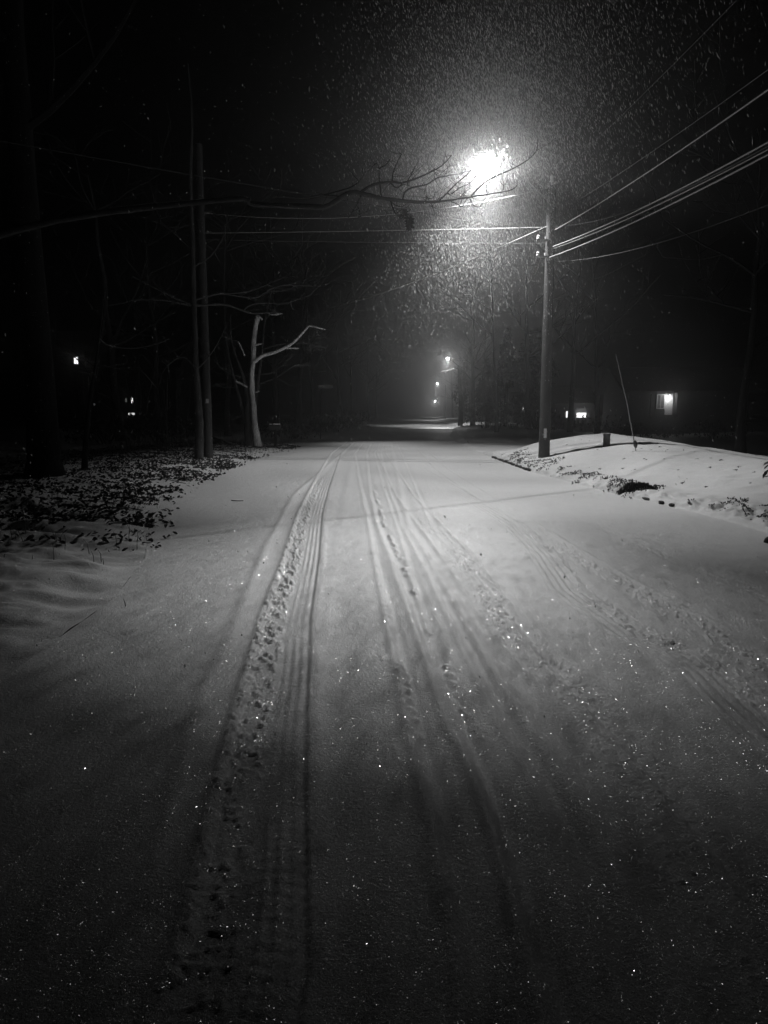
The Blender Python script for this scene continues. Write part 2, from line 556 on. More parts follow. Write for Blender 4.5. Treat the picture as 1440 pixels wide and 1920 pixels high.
# ------------------------------------------------------------------ ground sheets
def grid_mesh(name, X, Y, Z, mat):
    nr, nc = X.shape
    me = bpy.data.meshes.new(name)
    co = np.stack([X, Y, Z], -1).reshape(-1, 3).astype(np.float32)
    idx = np.arange(nr * nc).reshape(nr, nc)
    q = np.stack([idx[:-1, :-1], idx[:-1, 1:], idx[1:, 1:], idx[1:, :-1]], -1).reshape(-1, 4)
    me.vertices.add(len(co)); me.vertices.foreach_set('co', co.ravel())
    me.loops.add(q.size); me.loops.foreach_set('vertex_index', q.ravel().astype(np.int32))
    me.polygons.add(len(q))
    me.polygons.foreach_set('loop_start', np.arange(0, q.size, 4, dtype=np.int32))
    me.polygons.foreach_set('loop_total', np.full(len(q), 4, dtype=np.int32))
    me.polygons.foreach_set('use_smooth', np.ones(len(q), dtype=bool))
    me.update(calc_edges=True)
    me.materials.append(mat)
    o = bpy.data.objects.new(name, me)
    COL.objects.link(o)
    tag(o, kind='structure')
    return o


def geo(a, b, ratio):
    n = int(math.log(b / a) / math.log(ratio))
    return a * (b / a) ** (np.arange(n) / n)


rows = np.concatenate([np.linspace(-14, 1.4, 24)[:-1], geo(1.4, 11, 1.0038), geo(11, 40, 1.006), geo(40, 690, 1.03), [690]])
YY = rows[:, None]
u = np.linspace(0, 1, 760)[None, :]
xl, xr = XL(YY), XR(YY)
X = xl + (xr - xl) * u
Y = np.broadcast_to(YY, X.shape)
grid_mesh('road', X, Y, H(np.clip(X, xl + 1e-6, xr - 1e-6), Y), M_SNOW)
rows2 = np.concatenate([np.linspace(-14, 3, 20)[:-1], geo(3, 30, 1.0045), geo(30, 60, 1.012), geo(60, 690, 1.04), [690]])
YY = rows2[:, None]
dd = np.concatenate([np.linspace(0, 1.6, 130)[:-1], np.linspace(1.6, 8, 150)[:-1], geo(8, 170, 1.06), [170]])[None, :]
X = XR(YY) + dd
grid_mesh('lawn', X, np.broadcast_to(YY, X.shape), H(X + 1e-6, np.broadcast_to(YY, X.shape)), M_SNOW)
dd = np.concatenate([np.linspace(0, 8, 300)[:-1], geo(8, 170, 1.05), [170]])[None, :]
X = XL(YY) - dd[:, ::-1]
grid_mesh('ground', X, np.broadcast_to(YY, X.shape), H(X - 1e-6, np.broadcast_to(YY, X.shape)), M_SNOW)

# exposed kerb stones where the plough scraped the snow off
kb = MB()
rk = random.Random(3)
for (y0, y1) in ((19.2, 25.2), (11.9, 13.1)):
    y = y0
    while y < y1:
        ln = rk.uniform(0.1, 0.34)
        x = float(XR(np.array([y]))[0]) + rk.uniform(-0.01, 0.03)
        if rk.random() > 0.2:
            hh = rk.uniform(0.035, 0.07)
            kb.lathe([(0.5, -0.05), (0.5, 0.5), (0.36, 0.9), (0.1, 1.0)], (0, 0, 0), 7, None)
            for i in range(len(kb.v) - 28, len(kb.v)):
                vx, vy, vz = kb.v[i]
                kb.v[i] = (x + vx * 0.09 * rk.uniform(0.8, 1.2), y + ln / 2 + vy * ln * 1.2, h1(x - 0.05, y) + vz * hh)
        y += ln
tag(kb.build('kerb', M_STONE), kind='structure')

# ------------------------------------------------------------------ main street lamp and its pole
base = hit(1020, 857)
PX, PY, PZ = base.x, base.y, base.z
def poleP(py):                      # point on the pole axis at a photo row
    for _ in range(1):
        d = ray(1020 + (857 - py) * 0.0186, py)
    return Vector((PX, PY, CAM_H + d.z * PY))
top = poleP(350)
pole = thing('utility_pole', base, 'tall weathered wooden utility pole with a lamp arm, on the snowy right bank', 'utility pole')
mb = MB()
ph = top.z - PZ
prof = []
for i in range(30):
    t = i / 29
    prof.append((0.168 - 0.05 * t + 0.004 * math.sin(i * 1.7), -0.4 + (ph + 0.4) * t))
prof.append((0.10, ph + 0.01))
mb.lathe(prof, base, 24)
mb.build('pole_shaft', M_POLE, pole)
mb = MB().box((PX - 0.02, PY - 0.168, poleP(812).z), (0.085, 0.012, 0.27))
mb.build('reflector', M_REFL, pole, bevel=0.003)
LAMP = P(912, 300, PY + 0.2)
mb = MB()
arm = [(Vector((PX - 0.1, PY, top.z - 0.35)), 0.033), (Vector((PX - 0.7, PY - 0.1, top.z + 0.15)), 0.031), (Vector((PX - 1.3, PY - 0.2, LAMP.z + 0.06)), 0.03), (Vector((LAMP.x + 0.34, LAMP.y + 0.05, LAMP.z + 0.14)), 0.03)]
sp = smooth_path(arm, 5)
mb.tube([p for p, r in sp], [r for p, r in sp], 10)
mb.tube([Vector((PX - 0.1, PY, top.z - 0.75)), Vector((PX - 0.75, PY - 0.1, top.z + 0.15))], 0.014, 8)
mb.build('lamp_arm', M_METAL, pole)
for i, py in enumerate((452, 483)):
    z = poleP(py).z
    mb = MB().box((PX - 0.24, PY - 0.1, z), (0.34, 0.07, 0.05))
    mb.tube([Vector((PX - 0.3, PY - 0.1, z - 0.12)), Vector((PX - 0.16, PY - 0.1, z)), Vector((PX - 0.14, PY, z + 0.12))], 0.016, 6)
    b = mb.build('bracket', M_METAL, pole)
    mb = MB().lathe([(0.02, 0), (0.05, 0.02), (0.035, 0.05), (0.05, 0.08), (0.02, 0.11)], (PX - 0.36, PY - 0.1, z + 0.027), 12)
    mb.build('insulator', M_TRIM, b)
mb = MB().lathe([(0.02, -0.05), (0.02, 0.1), (0.055, 0.12), (0.04, 0.18), (0.055, 0.24), (0.02, 0.3)], (PX, PY, top.z + 0.02), 12)
mb.build('top_insulator', M_TRIM, pole)

lamp = thing('street_lamp', LAMP, 'large blazing street lamp high above the road on the nearest pole', 'street lamp', 'street lamps along the road')


def luminaire(root, L, glass, s=1.0, ax=None):
    ax = (ax or Vector((-1, -0.1, 0))).normalized()
    rot = Matrix.Rotation(math.atan2(ax.y, ax.x), 3, 'Z')
    mb = MB()
    secs = [(-0.34, 0.05, 0.05), (-0.2, 0.09, 0.07), (0.0, 0.17, 0.10), (0.2, 0.17, 0.10), (0.34, 0.1, 0.07), (0.38, 0.02, 0.02)]
    b = len(mb.v); n = 14
    for (x, w, h) in secs:
        for k in range(n):
            a = 2 * PI * k / n
            zz = math.sin(a) * h
            zz = zz if zz > 0 else zz * 0.3
            q = rot @ Vector((x, math.cos(a) * w, zz + 0.12)) * s
            mb.v.append(tuple(q + L))
    for i in range(len(secs) - 1):
        for k in range(n):
            k2 = (k + 1) % n
            mb.f.append((b + i * n + k, b + i * n + k2, b + (i + 1) * n + k2, b + (i + 1) * n + k))
    mb.f.append(tuple(b + k for k in reversed(range(n))))
    mb.f.append(tuple(b + (len(secs) - 1) * n + k for k in range(n)))
    mb.build('housing', M_METAL, root)
    mb = MB()
    prof = [(0.02, -0.165), (0.09, -0.15), (0.15, -0.10), (0.175, -0.03), (0.18, 0.05), (0.16, 0.085)]
    mb.lathe([(r * s, z * s) for r, z in prof], L, 20)
    return mb.build('lens', glass, root)


luminaire(lamp, LAMP, M_LAMP)


def photometry(ld):
    """cut-off street luminaire: even under the lamp, fading fast beyond twice the mounting height"""
    ld.use_nodes = True
    t = ld.node_tree
    L = t.links.new
    em = t.nodes['Emission']
    ge = t.nodes.new('ShaderNodeNewGeometry')
    sx = t.nodes.new('ShaderNodeSeparateXYZ')
    L(ge.outputs['Incoming'], sx.inputs[0])
    def mth(op, a, b=None):
        n = t.nodes.new('ShaderNodeMath'); n.operation = op
        for i, q in enumerate((a, b)):
            if q is None: continue
            if isinstance(q, (int, float)): n.inputs[i].default_value = q
            else: L(q, n.inputs[i])
        return n.outputs[0]
    z = mth('MAXIMUM', mth('ABSOLUTE', sx.outputs['Z']), 0.02)
    px = mth('MULTIPLY', mth('DIVIDE', sx.outputs['X'], z), 1.6)
    py = mth('DIVIDE', sx.outputs['Y'], z)
    r = mth('SQRT', mth('ADD', mth('MULTIPLY', px, px), mth('MULTIPLY', py, py)))
    mr = t.nodes.new('ShaderNodeMapRange'); mr.inputs['From Max'].default_value = 5.0
    L(r, mr.inputs['Value'])
    cr = t.nodes.new('ShaderNodeValToRGB')
    cr.color_ramp.interpolation = 'EASE'
    pts = PHOTO
    while len(cr.color_ramp.elements) < len(pts):
        cr.color_ramp.elements.new(0.5)
    for e, (p, v) in zip(cr.color_ramp.elements, pts):
        e.position = p / 5.0
    for e, (p, v) in zip(cr.color_ramp.elements, pts):
        e.color = (v, v, v, 1)
    L(mr.outputs[0], cr.inputs[0])
    def ramp(v, a, b, lo, hi):
        n = t.nodes.new('ShaderNodeMapRange'); n.interpolation_type = 'SMOOTHSTEP'
        for k_, q in (('From Min', a), ('From Max', b), ('To Min', lo), ('To Max', hi)):
            n.inputs[k_].default_value = q
        L(v, n.inputs['Value'])
        return n.outputs[0]
    hyp = mth('SQRT', mth('ADD', mth('MULTIPLY', sx.outputs['X'], sx.outputs['X']), mth('MULTIPLY', sx.outputs['Y'], sx.outputs['Y'])))
    side = mth('DIVIDE', mth('ABSOLUTE', sx.outputs['X']), mth('MAXIMUM', hyp, 0.01))
    cut = mth('MULTIPLY', ramp(side, 0.3, 0.85, 0.0, 0.88), mth('ADD', ramp(r, 0.3, 1.2, 0.0, 0.55), ramp(r, 1.7, 2.8, 0.0, 0.45)))
    val = mth('MULTIPLY', cr.outputs['Color'], mth('SUBTRACT', 1.0, cut))
    # long throw shaped into a made-up lobe, so the near ground's sides darken
    az = mth('ARCTAN2', sx.outputs['X'], mth('MAXIMUM', mth('ABSOLUTE', sx.outputs['Y']), 0.001))
    dv = mth('DIVIDE', mth('ADD', az, LOBE * 0.20), 0.175)
    gau = mth('POWER', 2.718, mth('MULTIPLY', mth('MULTIPLY', dv, dv), -1.0))
    wt = mth('MULTIPLY', ramp(r, 0.85, 1.8, 0.0, 1.0), ramp(r, 2.5, 3.0, 1.0, 0.4))
    val = mth('MULTIPLY', val, mth('ADD', mth('SUBTRACT', 1.0, wt), mth('MULTIPLY', wt, mth('MAXIMUM', gau, ramp(r, 1.5, 2.0, 0.36, 0.10)))))
    # the housing above: light dies out just over the horizontal
    upw = mth('MULTIPLY', sx.outputs['Z'], SIGN)
    val = mth('MULTIPLY', val, ramp(upw, -0.02, 0.40, 1.0, 0.0))
    L(val, em.inputs['Strength'])


SIGN = 1.0
LOBE = 1.0
PHOTO = [(0.0, 0.12), (0.6, 0.165), (0.95, 0.26), (1.4, 0.47), (1.75, 0.72), (1.98, 0.76), (2.14, 0.60), (2.26, 0.32), (2.38, 0.07), (2.55, 0.02), (3.0, 0.078), (5.0, 0.025)]


def street_light(name, loc, power, parent, radius=0.03):
    ld = bpy.data.lights.new(name, 'POINT')
    ld.energy = power
    photometry(ld)
    ld.shadow_soft_size = radius
    lo = bpy.data.objects.new(name, ld)
    COL.objects.link(lo)
    lo.parent = parent
    lo.location = Vector(loc) - parent.location
    return lo


def bulb(name, loc, power, parent, radius=0.08):
    ld = bpy.data.lights.new(name, 'POINT')
    ld.energy = power; ld.shadow_soft_size = radius
    lo = bpy.data.objects.new(name, ld)
    COL.objects.link(lo)
    lo.parent = parent
    lo.location = Vector(loc) - parent.location
    return lo


street_light('lamp_light', LAMP + Vector((0, 0, -0.24)), 16000, lamp)

# ------------------------------------------------------------------ left pole
lb = hit(391, 857)
lpole = thing('utility_pole', lb, 'dark straight wooden utility pole beside the tree on the leafy left verge', 'utility pole')
LH = 9.6
mb = MB()
mb.lathe([(0.15 - 0.045 * i / 19 + 0.003 * math.sin(i * 2.1), -0.4 + (LH + 0.4) * i / 19) for i in range(20)], lb, 20)
mb.build('pole_shaft', M_POLED, lpole)
zz = CAM_H + ray(391, 752).z * lb.y
MB().box((lb.x + 0.05, lb.y - 0.145, zz), (0.09, 0.02, 0.14)).build('number_plate', M_REFL, lpole, bevel=0.003)
mb = MB().box((lb.x + 0.2, lb.y, lb.z + 7.6), (0.3, 0.06, 0.05))
mb.build('bracket', M_METAL, lpole)

# ------------------------------------------------------------------ overhead wires
def wire(label, a, b, sag, r=0.011, mat=None, n=60, t1=1.0):
    pts = []
    for i in range(n + 1):
        t = t1 * i / n
        p = Vector(a).lerp(Vector(b), t)
        p.z -= 4 * sag * t * (1 - t)
        pts.append(p)
    o = MB().tube(pts, r, 6).build('overhead_wire', mat or M_WIRE)
    return tag(o, label, 'wire', 'overhead wires')


pz = lambda py: poleP(py).z
near = (7.0, PY - 40.5)
wire('highest thin wire rising from the pole top towards the upper right', (PX + 0.05, PY, pz(338)), (near[0], near[1], 8.9), 0.75, 0.006, M_WIREX)
wire('faint wire just above the thick bright upper wire right of the pole', (PX + 0.12, PY, pz(402)), (near[0] + 0.1, near[1], 7.0), 0.95, 0.006, M_WIRED)
wire('thick bright upper wire sweeping from the pole to the upper right', (PX + 0.1, PY, pz(432)), (near[0], near[1], 7.2), 1.0, 0.012)
wire('slack thin wire curving between the two bright wires right of the pole', (PX + 0.1, PY, pz(424)), (near[0] - 0.1, near[1] + 16, 7.3), 1.6, 0.0045, M_WIRED)
wire('upper cable of the bright lower pair right of the pole', (PX + 0.05, PY - 0.1, pz(464)), (near[0], near[1], 6.6), 1.32, 0.012)
wire('middle cable hugging the bright lower pair right of the pole', (PX + 0.08, PY - 0.1, pz(467)), (near[0] + 0.08, near[1], 6.55), 1.36, 0.009)
wire('bright lower cable tied across the pole below the brackets', (PX - 0.05, PY - 0.17, pz(485)), (near[0], near[1], 6.45), 1.25, 0.012)
wire('dim lowest cable hanging under the bright pair right of the pole', (PX + 0.1, PY, pz(490)), (near[0] - 0.4, near[1] + 8, 6.2), 1.7, 0.0045, M_WIREX)
lz = lambda py: CAM_H + ray(391, py).z * lb.y
wire('wire sagging behind the bare branch from the pole top to the left', (PX - 0.1, PY, pz(352)), (lb.x, lb.y, lz(398)), 0.45, 0.007)
wire('wire crossing the road just below the hanging leaves, slanting towards the viewer', (PX - 0.1, PY - 0.1, pz(436)), (-9.5, 7.8, 5.2), 0.1, 0.005, M_WIREX)
wire('brightest level wire crossing the road below the branch', (PX - 0.1, PY, pz(426)), (lb.x, lb.y, lz(437)), 0.02, 0.008)
wire('lower dimmer level wire crossing the road under the brightest one', (PX - 0.1, PY, pz(456)), (lb.x, lb.y, lz(449)), 0.03, 0.006, M_WIRED)
wire('single wire slanting down to the lower left under the level wires', (PX - 0.1, PY, pz(424)), P(560, 585, 62), 0.5, 0.008, M_WIRE)

# ------------------------------------------------------------------ far lamps and poles
def far_lamp(px_l, py_l, px_p, Yp, power, lab_lamp, lab_pole, s=1.0, glass=0):
    L = P(px_l, py_l, Yp - 2)
    X = (px_p - 720) / F * Yp
    g = h1(X, Yp)
    b = Vector((X, Yp, g))
    tz = L.z - 0.3
    po = thing('utility_pole', b, lab_pole, 'utility pole')
    MB().lathe([(0.16, -0.5), (0.15, (tz - g) * 0.5), (0.115, tz - g)], b, 12).build('pole_shaft', M_POLE, po)
    MB().tube([Vector((X, Yp, tz - 0.5)), Vector(((X + L.x) / 2, Yp - 1, L.z)), L + Vector((0.3, 0.1, 0.12))], 0.035, 8).build('lamp_arm', M_METAL, po)
    la = thing('street_lamp', L, lab_lamp, 'street lamp', 'street lamps along the road')
    luminaire(la, L, M_FARL[glass], s)
    street_light('lamp_light', L + Vector((0, 0, -0.24 * s)), power, la)
    return b, L


b2, L2 = far_lamp(840, 672, 868, 92, 14000, 'glowing street lamp down the road beside the ivy covered trunk', 'distant pole with a lamp arm behind the ivy covered trunk')
b3, L3 = far_lamp(820, 719, 834, 172, 11000, 'small street lamp far down the road, between a larger and a tiny one', 'slim pole far down the road carrying the middle distant lamp', 1.2, 1)
b4, L4 = far_lamp(816, 752, 826, 300, 30000, 'tiny farthest street lamp near the end of the road', 'tiny farthest pole near the end of the road', 1.5, 2)
wire('short bright wire below the second street lamp', P(856, 690, 88), P(822, 698, 92), 0.02, 0.018)

# ------------------------------------------------------------------ overhanging oak branch
YB = 8.5
K = YB / F
oak_loc = Vector((-7.2, 9.6, h1(-7.2, 9.6)))
oak = thing('oak_tree', oak_loc, 'bare oak reaching one long snow dusted branch over the road, last leaves hanging', 'tree')
mb = MB()
mb.tube([oak_loc + Vector((0, 0, -0.3)), oak_loc + Vector((0.03, 0, 1.5)), oak_loc + Vector((0.1, 0, 3.0)), oak_loc + Vector((0.0, 0.1, 5.5)), oak_loc + Vector((-0.2, 0, 9))], [0.34, 0.26, 0.23, 0.19, 0.1], 16, rough=0.12)
mb.build('trunk', M_BARKD, oak)
mb = MB()
main = [(427, 374, 4.6), (470, 382, 4.5), (522, 385, 4.4), (569, 387, 4.6), (607, 388, 4.6), (625, 380, 4.4), (644, 367, 4.2), (663, 360, 4.0), (687, 365, 3.8), (718, 372, 3.5), (758, 377, 3.0), (786, 379, 2.7), (824, 378, 2.3), (852, 374, 1.6), (890, 368, 1.3), (928, 362, 1.1), (956, 357, 0.9), (969, 348, 0.7), (969, 338, 0.5)]
pts = [(oak_loc + Vector((0.08, 0, 2.75)), 0.075), (oak_loc + Vector((1.6, -0.25, 3.25)), 0.055), (oak_loc + Vector((3.4, -0.6, 3.62)), 0.042)] + [(P(x, y, YB), r * K * 1.02) for x, y, r in main]
sp = smooth_path(pts, 4)
mb.tube([p for p, r in sp], [r for p, r in sp], 8, rough=0.22, seed=4)
subs = [
    ([(677, 360), (701, 346), (735, 341), (753, 343), (777, 336), (805, 324), (829, 310), (847, 291)], 2.2, 0.5, -0.2),
    ([(640, 368), (600, 366), (570, 371), (520, 368)], 1.8, 0.6, 0.6),
    ([(607, 366), (640, 357), (660, 350), (673, 341)], 1.2, 0.4, 0.3),
    ([(755, 376), (758, 362), (772, 352), (800, 346), (819, 334), (836, 330), (852, 327)], 1.5, 0.5, 0.2),
    ([(883, 368), (904, 346), (928, 331), (956, 319), (980, 306), (994, 296), (1006, 282), (1009, 262)], 1.3, 0.45, 0.4),
    ([(824, 376), (838, 362), (857, 343), (876, 327), (888, 313)], 1.2, 0.4, -0.3),
    ([(838, 362), (846, 364), (862, 352), (880, 344), (893, 330)], 0.8, 0.3, -0.3),
    ([(735, 341), (737, 324), (744, 306), (753, 289)], 1.0, 0.4, 0.2),
    ([(715, 370), (712, 343), (711, 317), (722, 310), (732, 298)], 1.2, 0.45, 0.1),
    ([(711, 317), (708, 309), (703, 301)], 0.7, 0.3, 0.1),
    ([(765, 350), (765, 338), (772, 326), (779, 311)], 0.9, 0.4, 0.0),
    ([(733, 344), (742, 352), (748, 351), (753, 345)], 0.9, 0.7, 0.0),
    ([(815, 335), (814, 325), (813, 316)], 0.6, 0.3, 0.0),
    ([(834, 329), (838, 320), (841, 312), (850, 311)], 0.6, 0.3, 0.1),
    ([(732, 378), (736, 390), (742, 401), (748, 406)], 1.3, 0.4, -0.2),
    ([(735, 380), (744, 386), (753, 388)], 1.0, 0.6, -0.2),
    ([(737, 389), (746, 392), (755, 392), (762, 394)], 0.9, 0.6, -0.2),
    ([(677, 366), (668, 385), (660, 398), (652, 410)], 1.0, 0.35, -0.1),
    ([(668, 385), (674, 394), (672, 402)], 0.6, 0.3, -0.1),
    ([(845, 378), (858, 383), (866, 388), (873, 376), (880, 369)], 0.8, 0.35, 0.1),
    ([(883, 374), (888, 386), (899, 388)], 0.6, 0.3, -0.2),
    ([(914, 365), (911, 350), (917, 342), (926, 334)], 0.6, 0.3, 0.1),
    ([(805, 378), (810, 386), (814, 398)], 0.6, 0.3, 0.0),
    ([(798, 377), (800, 368), (803, 372), (812, 371), (817, 358)], 0.8, 0.3, 0.0),
    ([(940, 360), (945, 350), (940, 344)], 0.5, 0.3, 0.0),
    ([(956, 319), (960, 311), (962, 300)], 0.5, 0.3, 0.0),
    ([(860, 373), (870, 362), (884, 352)], 0.5, 0.3, 0.1),
]
rb = random.Random(21)
for i, (pix, a, b, dy) in enumerate(subs):
    lp = limb(mb, pix, YB, a * K * 1.25, b * K * 1.6, 5, 3, 0.1, dy, i)
    for _ in range(5):
        p = lp[rb.randint(1, len(lp) - 1)]
        d = Vector((rb.uniform(-1, 1), rb.uniform(-0.6, 0.6), rb.uniform(-0.6, 1)))
        grow(mb, p, d, rb.uniform(0.08, 0.26), 0.6 * K, 1 if rb.random() < 0.4 else 0, rb, 3, minr=0.0019, kids=(1, 2))
mb.build('branch', M_BRANCH, oak)


def oak_leaf(px, py, w, h, rot, name='leaf'):
    """lobed leaf hanging from its stalk"""
    out = [(0, 0), (0.12, -0.1), (0.34, -0.06), (0.2, -0.24), (0.46, -0.34), (0.22, -0.46), (0.5, -0.62), (0.2, -0.68), (0.3, -0.88), (0.08, -0.82), (0, -1.0)]
    full = out + [(-x, y) for x, y in reversed(out[1:-1])]
    mb = MB()
    c = P(px, py, YB - 0.2)
    rz = Matrix.Rotation(rot[0], 3, 'Z') @ Matrix.Rotation(rot[1], 3, 'Y') @ Matrix.Rotation(rot[2], 3, 'X')
    n = len(full)
    front = [c + rz @ Vector((x * w, 0.25 * w * (x * 2) ** 2 + 0.1 * h * y * y, y * h)) for x, y in full]
    back = [p + rz @ Vector((0, 0.0012, 0)) for p in front]
    spine = [c + rz @ Vector((0, 0.1 * h * y * y, y * h)) for y in (0, -0.25, -0.5, -0.75, -1.0)]
    b = len(mb.v)
    mb.v += [tuple(p) for p in front] + [tuple(p) for p in back]
    cen = len(mb.v); mb.v.append(tuple(c + rz @ Vector((0, 0.02 * h, -0.45 * h)))); mb.v.append(tuple(c + rz @ Vector((0, 0.02 * h + 0.0012, -0.45 * h))))
    for i in range(n):
        j = (i + 1) % n
        mb.f.append((b + i, b + j, cen)); mb.f.append((b + n + j, b + n + i, cen + 1)); mb.f.append((b + i, b + n + i, b + n + j, b + j))
    mb.tube([c + Vector((-0.01, 0, 0.02)), c], 0.0012, 4)
    return mb.build(name, M_LEAF, oak)


oak_leaf(762, 393, 14.3 * K, 18.8 * K, (0.3, 0.25, 0.1))
oak_leaf(764, 402, 9.1 * K, 20.0 * K, (0.9, 0.05, 0.0))
oak_leaf(771, 405, 19.5 * K, 28.8 * K, (-0.2, 0.18, -0.1))
oak_leaf(768, 391, 7.8 * K, 6.2 * K, (0.8, -1.2, 0.3))

# ------------------------------------------------------------------ trees of the left verge
def random_crown(mb, p, R, levels, rnd, n_limbs, up=0.2, r0=0.06, length=2.5):
    for _ in range(n_limbs):
        a = rnd.uniform(0, 2 * PI)
        grow(mb, p + Vector((0, 0, rnd.uniform(-R, R))), Vector((math.cos(a), math.sin(a), rnd.uniform(-0.1, 0.7))), length * rnd.uniform(0.6, 1.2), r0 * rnd.uniform(0.5, 1), levels, rnd, 4, up=up)


# tree beside the left pole
tb = hit(372, 860)
TY = tb.y
t1 = thing('tree', tb, 'slender rough barked tree beside the dark utility pole on the left verge', 'tree')
mb = MB()
k = TY / F
pts = [(tb + Vector((-0.02, 0, -0.3)), 9.5 * k)] + [(P(x, y, TY), r * k) for x, y, r in [(373, 850, 8.5), (374, 800, 7.6), (371, 745, 6.6), (367, 690, 5.6), (365, 620, 5.0), (363, 540, 4.6), (361, 450, 4.0), (357, 340, 3.2), (360, 220, 2.2), (352, 120, 1.2)]]
sp = smooth_path(pts, 6)
mb.tube([p for p, r in sp], [r for p, r in sp], 12, rough=0.22, seed=8)
mb.build('trunk', M_BARK, t1)
mb = MB()
r = random.Random(5)
for pix, a, b, dy in [
    ([(364, 573), (401, 571), (427, 572), (456, 583), (476, 588), (504, 586), (529, 587)], 2.4, 0.9, 1.5),
    ([(366, 575), (330, 560), (300, 545), (246, 517)], 2.0, 0.6, -0.5),
    ([(364, 563), (400, 553), (420, 551), (450, 556), (482, 558), (500, 548), (540, 545)], 2.0, 0.6, 2),
    ([(456, 583), (470, 572), (500, 568), (530, 570), (560, 560), (585, 552)], 1.4, 0.4, 1),
    ([(363, 575), (320, 565), (280, 562), (246, 563)], 1.4, 0.4, -1),
    ([(420, 551), (460, 548), (482, 541), (500, 534), (530, 521), (560, 519)], 1.2, 0.5, 1),
    ([(500, 545), (530, 535), (564, 535), (604, 537), (620, 528)], 1.2, 0.4, 1),
    ([(372, 690), (392, 668), (410, 640), (430, 598)], 1.4, 0.5, 0.5),
    ([(362, 500), (395, 480), (420, 440), (425, 400)], 1.6, 0.4, 0.3),
    ([(362, 470), (330, 440), (300, 410), (280, 340)], 1.6, 0.4, 0.3),
    ([(372, 700), (345, 670), (310, 690), (296, 730)], 1.0, 0.4, -1),
]:
    lp = limb(mb, pix, TY, a * k, b * k, 5, 4, 0.15, dy, 2)
    for _ in range(7):
        p = lp[r.randint(len(lp) // 4, len(lp) - 1)]
        grow(mb, p, Vector((r.uniform(-1, 1), r.uniform(-0.8, 0.8), r.uniform(-0.4, 0.8))), r.uniform(0.4, 1.3), 0.010, 1, r, 3, kids=(1, 3))
mb.build('crown', M_TWIG, t1)

# clump of pruned trunks
gb = hit(474, 836)
GY = gb.y
k = GY / F
t2 = thing('tree', gb, 'pale multi-stemmed tree with sawn off lit limbs near the mailbox', 'tree')


def trunk_part(pix, seed, mat=M_BARKP):
    mb = MB()
    pts = [(P(x, y, GY), r * k) for x, y, r in pix]
    p0, r0 = pts[0]
    pts = [(Vector((p0.x, p0.y, min(p0.z, h1(p0.x, p0.y)) - 0.2)), r0 * 1.15)] + pts
    sp = smooth_path(pts, 5)
    mb.tube([p for p, r in sp], [r for p, r in sp], 12, rough=0.2, seed=seed)
    return mb.build('trunk', mat, t2)


trunk_part([(484, 836, 7.5), (478, 797, 6), (474, 744, 4.9), (472, 704, 4.4), (475, 675, 4.4), (476, 638, 4.2), (480, 607, 4.4), (484, 592, 5)], 1)
trunk_part([(465, 831, 6.5), (463, 783, 5.2), (464, 744, 4.2), (456, 707, 3.0), (443, 670, 2.2), (434, 638, 1.5), (432, 590, 0.9)], 2, M_BARK)
trunk_part([(461, 800, 3.6), (448, 744, 3.0), (438, 707, 2.4), (430, 670, 1.4), (420, 620, 0.8)], 3, M_BARK)
trunk_part([(472, 800, 3.2), (484, 717, 2.6), (492, 651, 2.0), (497, 600, 1.4), (510, 540, 0.9)], 4, M_BARK)
mb = MB()
for pix, a, b in [
    ([(475, 680), (493, 667), (514, 661), (530, 654), (548, 644), (564, 628), (579, 611)], 3.3, 1.7),
    ([(579, 611), (595, 614), (610, 618)], 1.6, 1.0),
    ([(531, 653), (545, 653), (560, 653)], 1.5, 1.1),
    ([(477, 649), (484, 646), (492, 644)], 1.6, 1.0),
    ([(478, 736), (484, 734), (487, 733)], 1.4, 1.0),
    ([(442, 715), (453, 720), (464, 726)], 1.6, 1.8),
    ([(484, 592), (490, 598), (491, 600)], 2.0, 2.0),
    ([(447, 641), (453, 653), (459, 667)], 1.0, 1.2),
    ([(504, 589), (515, 590), (529, 587)], 1.0, 1.6),
]:
    limb(mb, pix, GY - 0.15, a * k, b * k, 8, 4, 0.12, 0, 3)
mb.build('sawn_limb', M_BARKP, t2)
mb = MB()
r = random.Random(9)
for pix, a, b, dy in [
    ([(493, 655), (530, 645), (577, 644), (591, 649), (612, 653)], 1.6, 0.6, 0.4),
    ([(564, 628), (580, 632), (594, 629), (606, 630)], 0.8, 0.5, 0),
    ([(575, 615), (576, 605), (579, 597)], 0.7, 0.4, 0),
    ([(566, 650), (574, 658), (580, 663)], 0.6, 0.3, 0),
    ([(485, 721), (519, 707), (548, 688), (556, 684)], 0.9, 0.4, 0.5),
    ([(477, 703), (509, 699), (535, 680), (550, 662)], 0.9, 0.4, -0.4),
    ([(456, 707), (432, 702), (415, 690), (401, 675)], 0.9, 0.5, -0.3),
    ([(443, 726), (420, 727), (402, 722)], 0.8, 0.4, 0.2),
    ([(448, 744), (440, 720), (436, 695)], 0.8, 0.4, 0.2),
    ([(497, 600), (515, 580), (530, 565), (545, 557)], 0.9, 0.4, 0.4),
    ([(434, 638), (420, 622), (410, 618)], 0.8, 0.4, 0.4),
]:
    lp = limb(mb, pix, GY, a * k, b * k, 5, 4, 0.1, dy, 2)
    for _ in range(8):
        p = lp[r.randint(len(lp) // 3, len(lp) - 1)]
        grow(mb, p, Vector((r.uniform(-1, 1), r.uniform(-0.8, 0.8), r.uniform(-0.5, 0.8))), r.uniform(0.3, 1.2), 0.009, 1, r, 3, kids=(1, 3))
mb.build('crown', M_TWIG, t2)

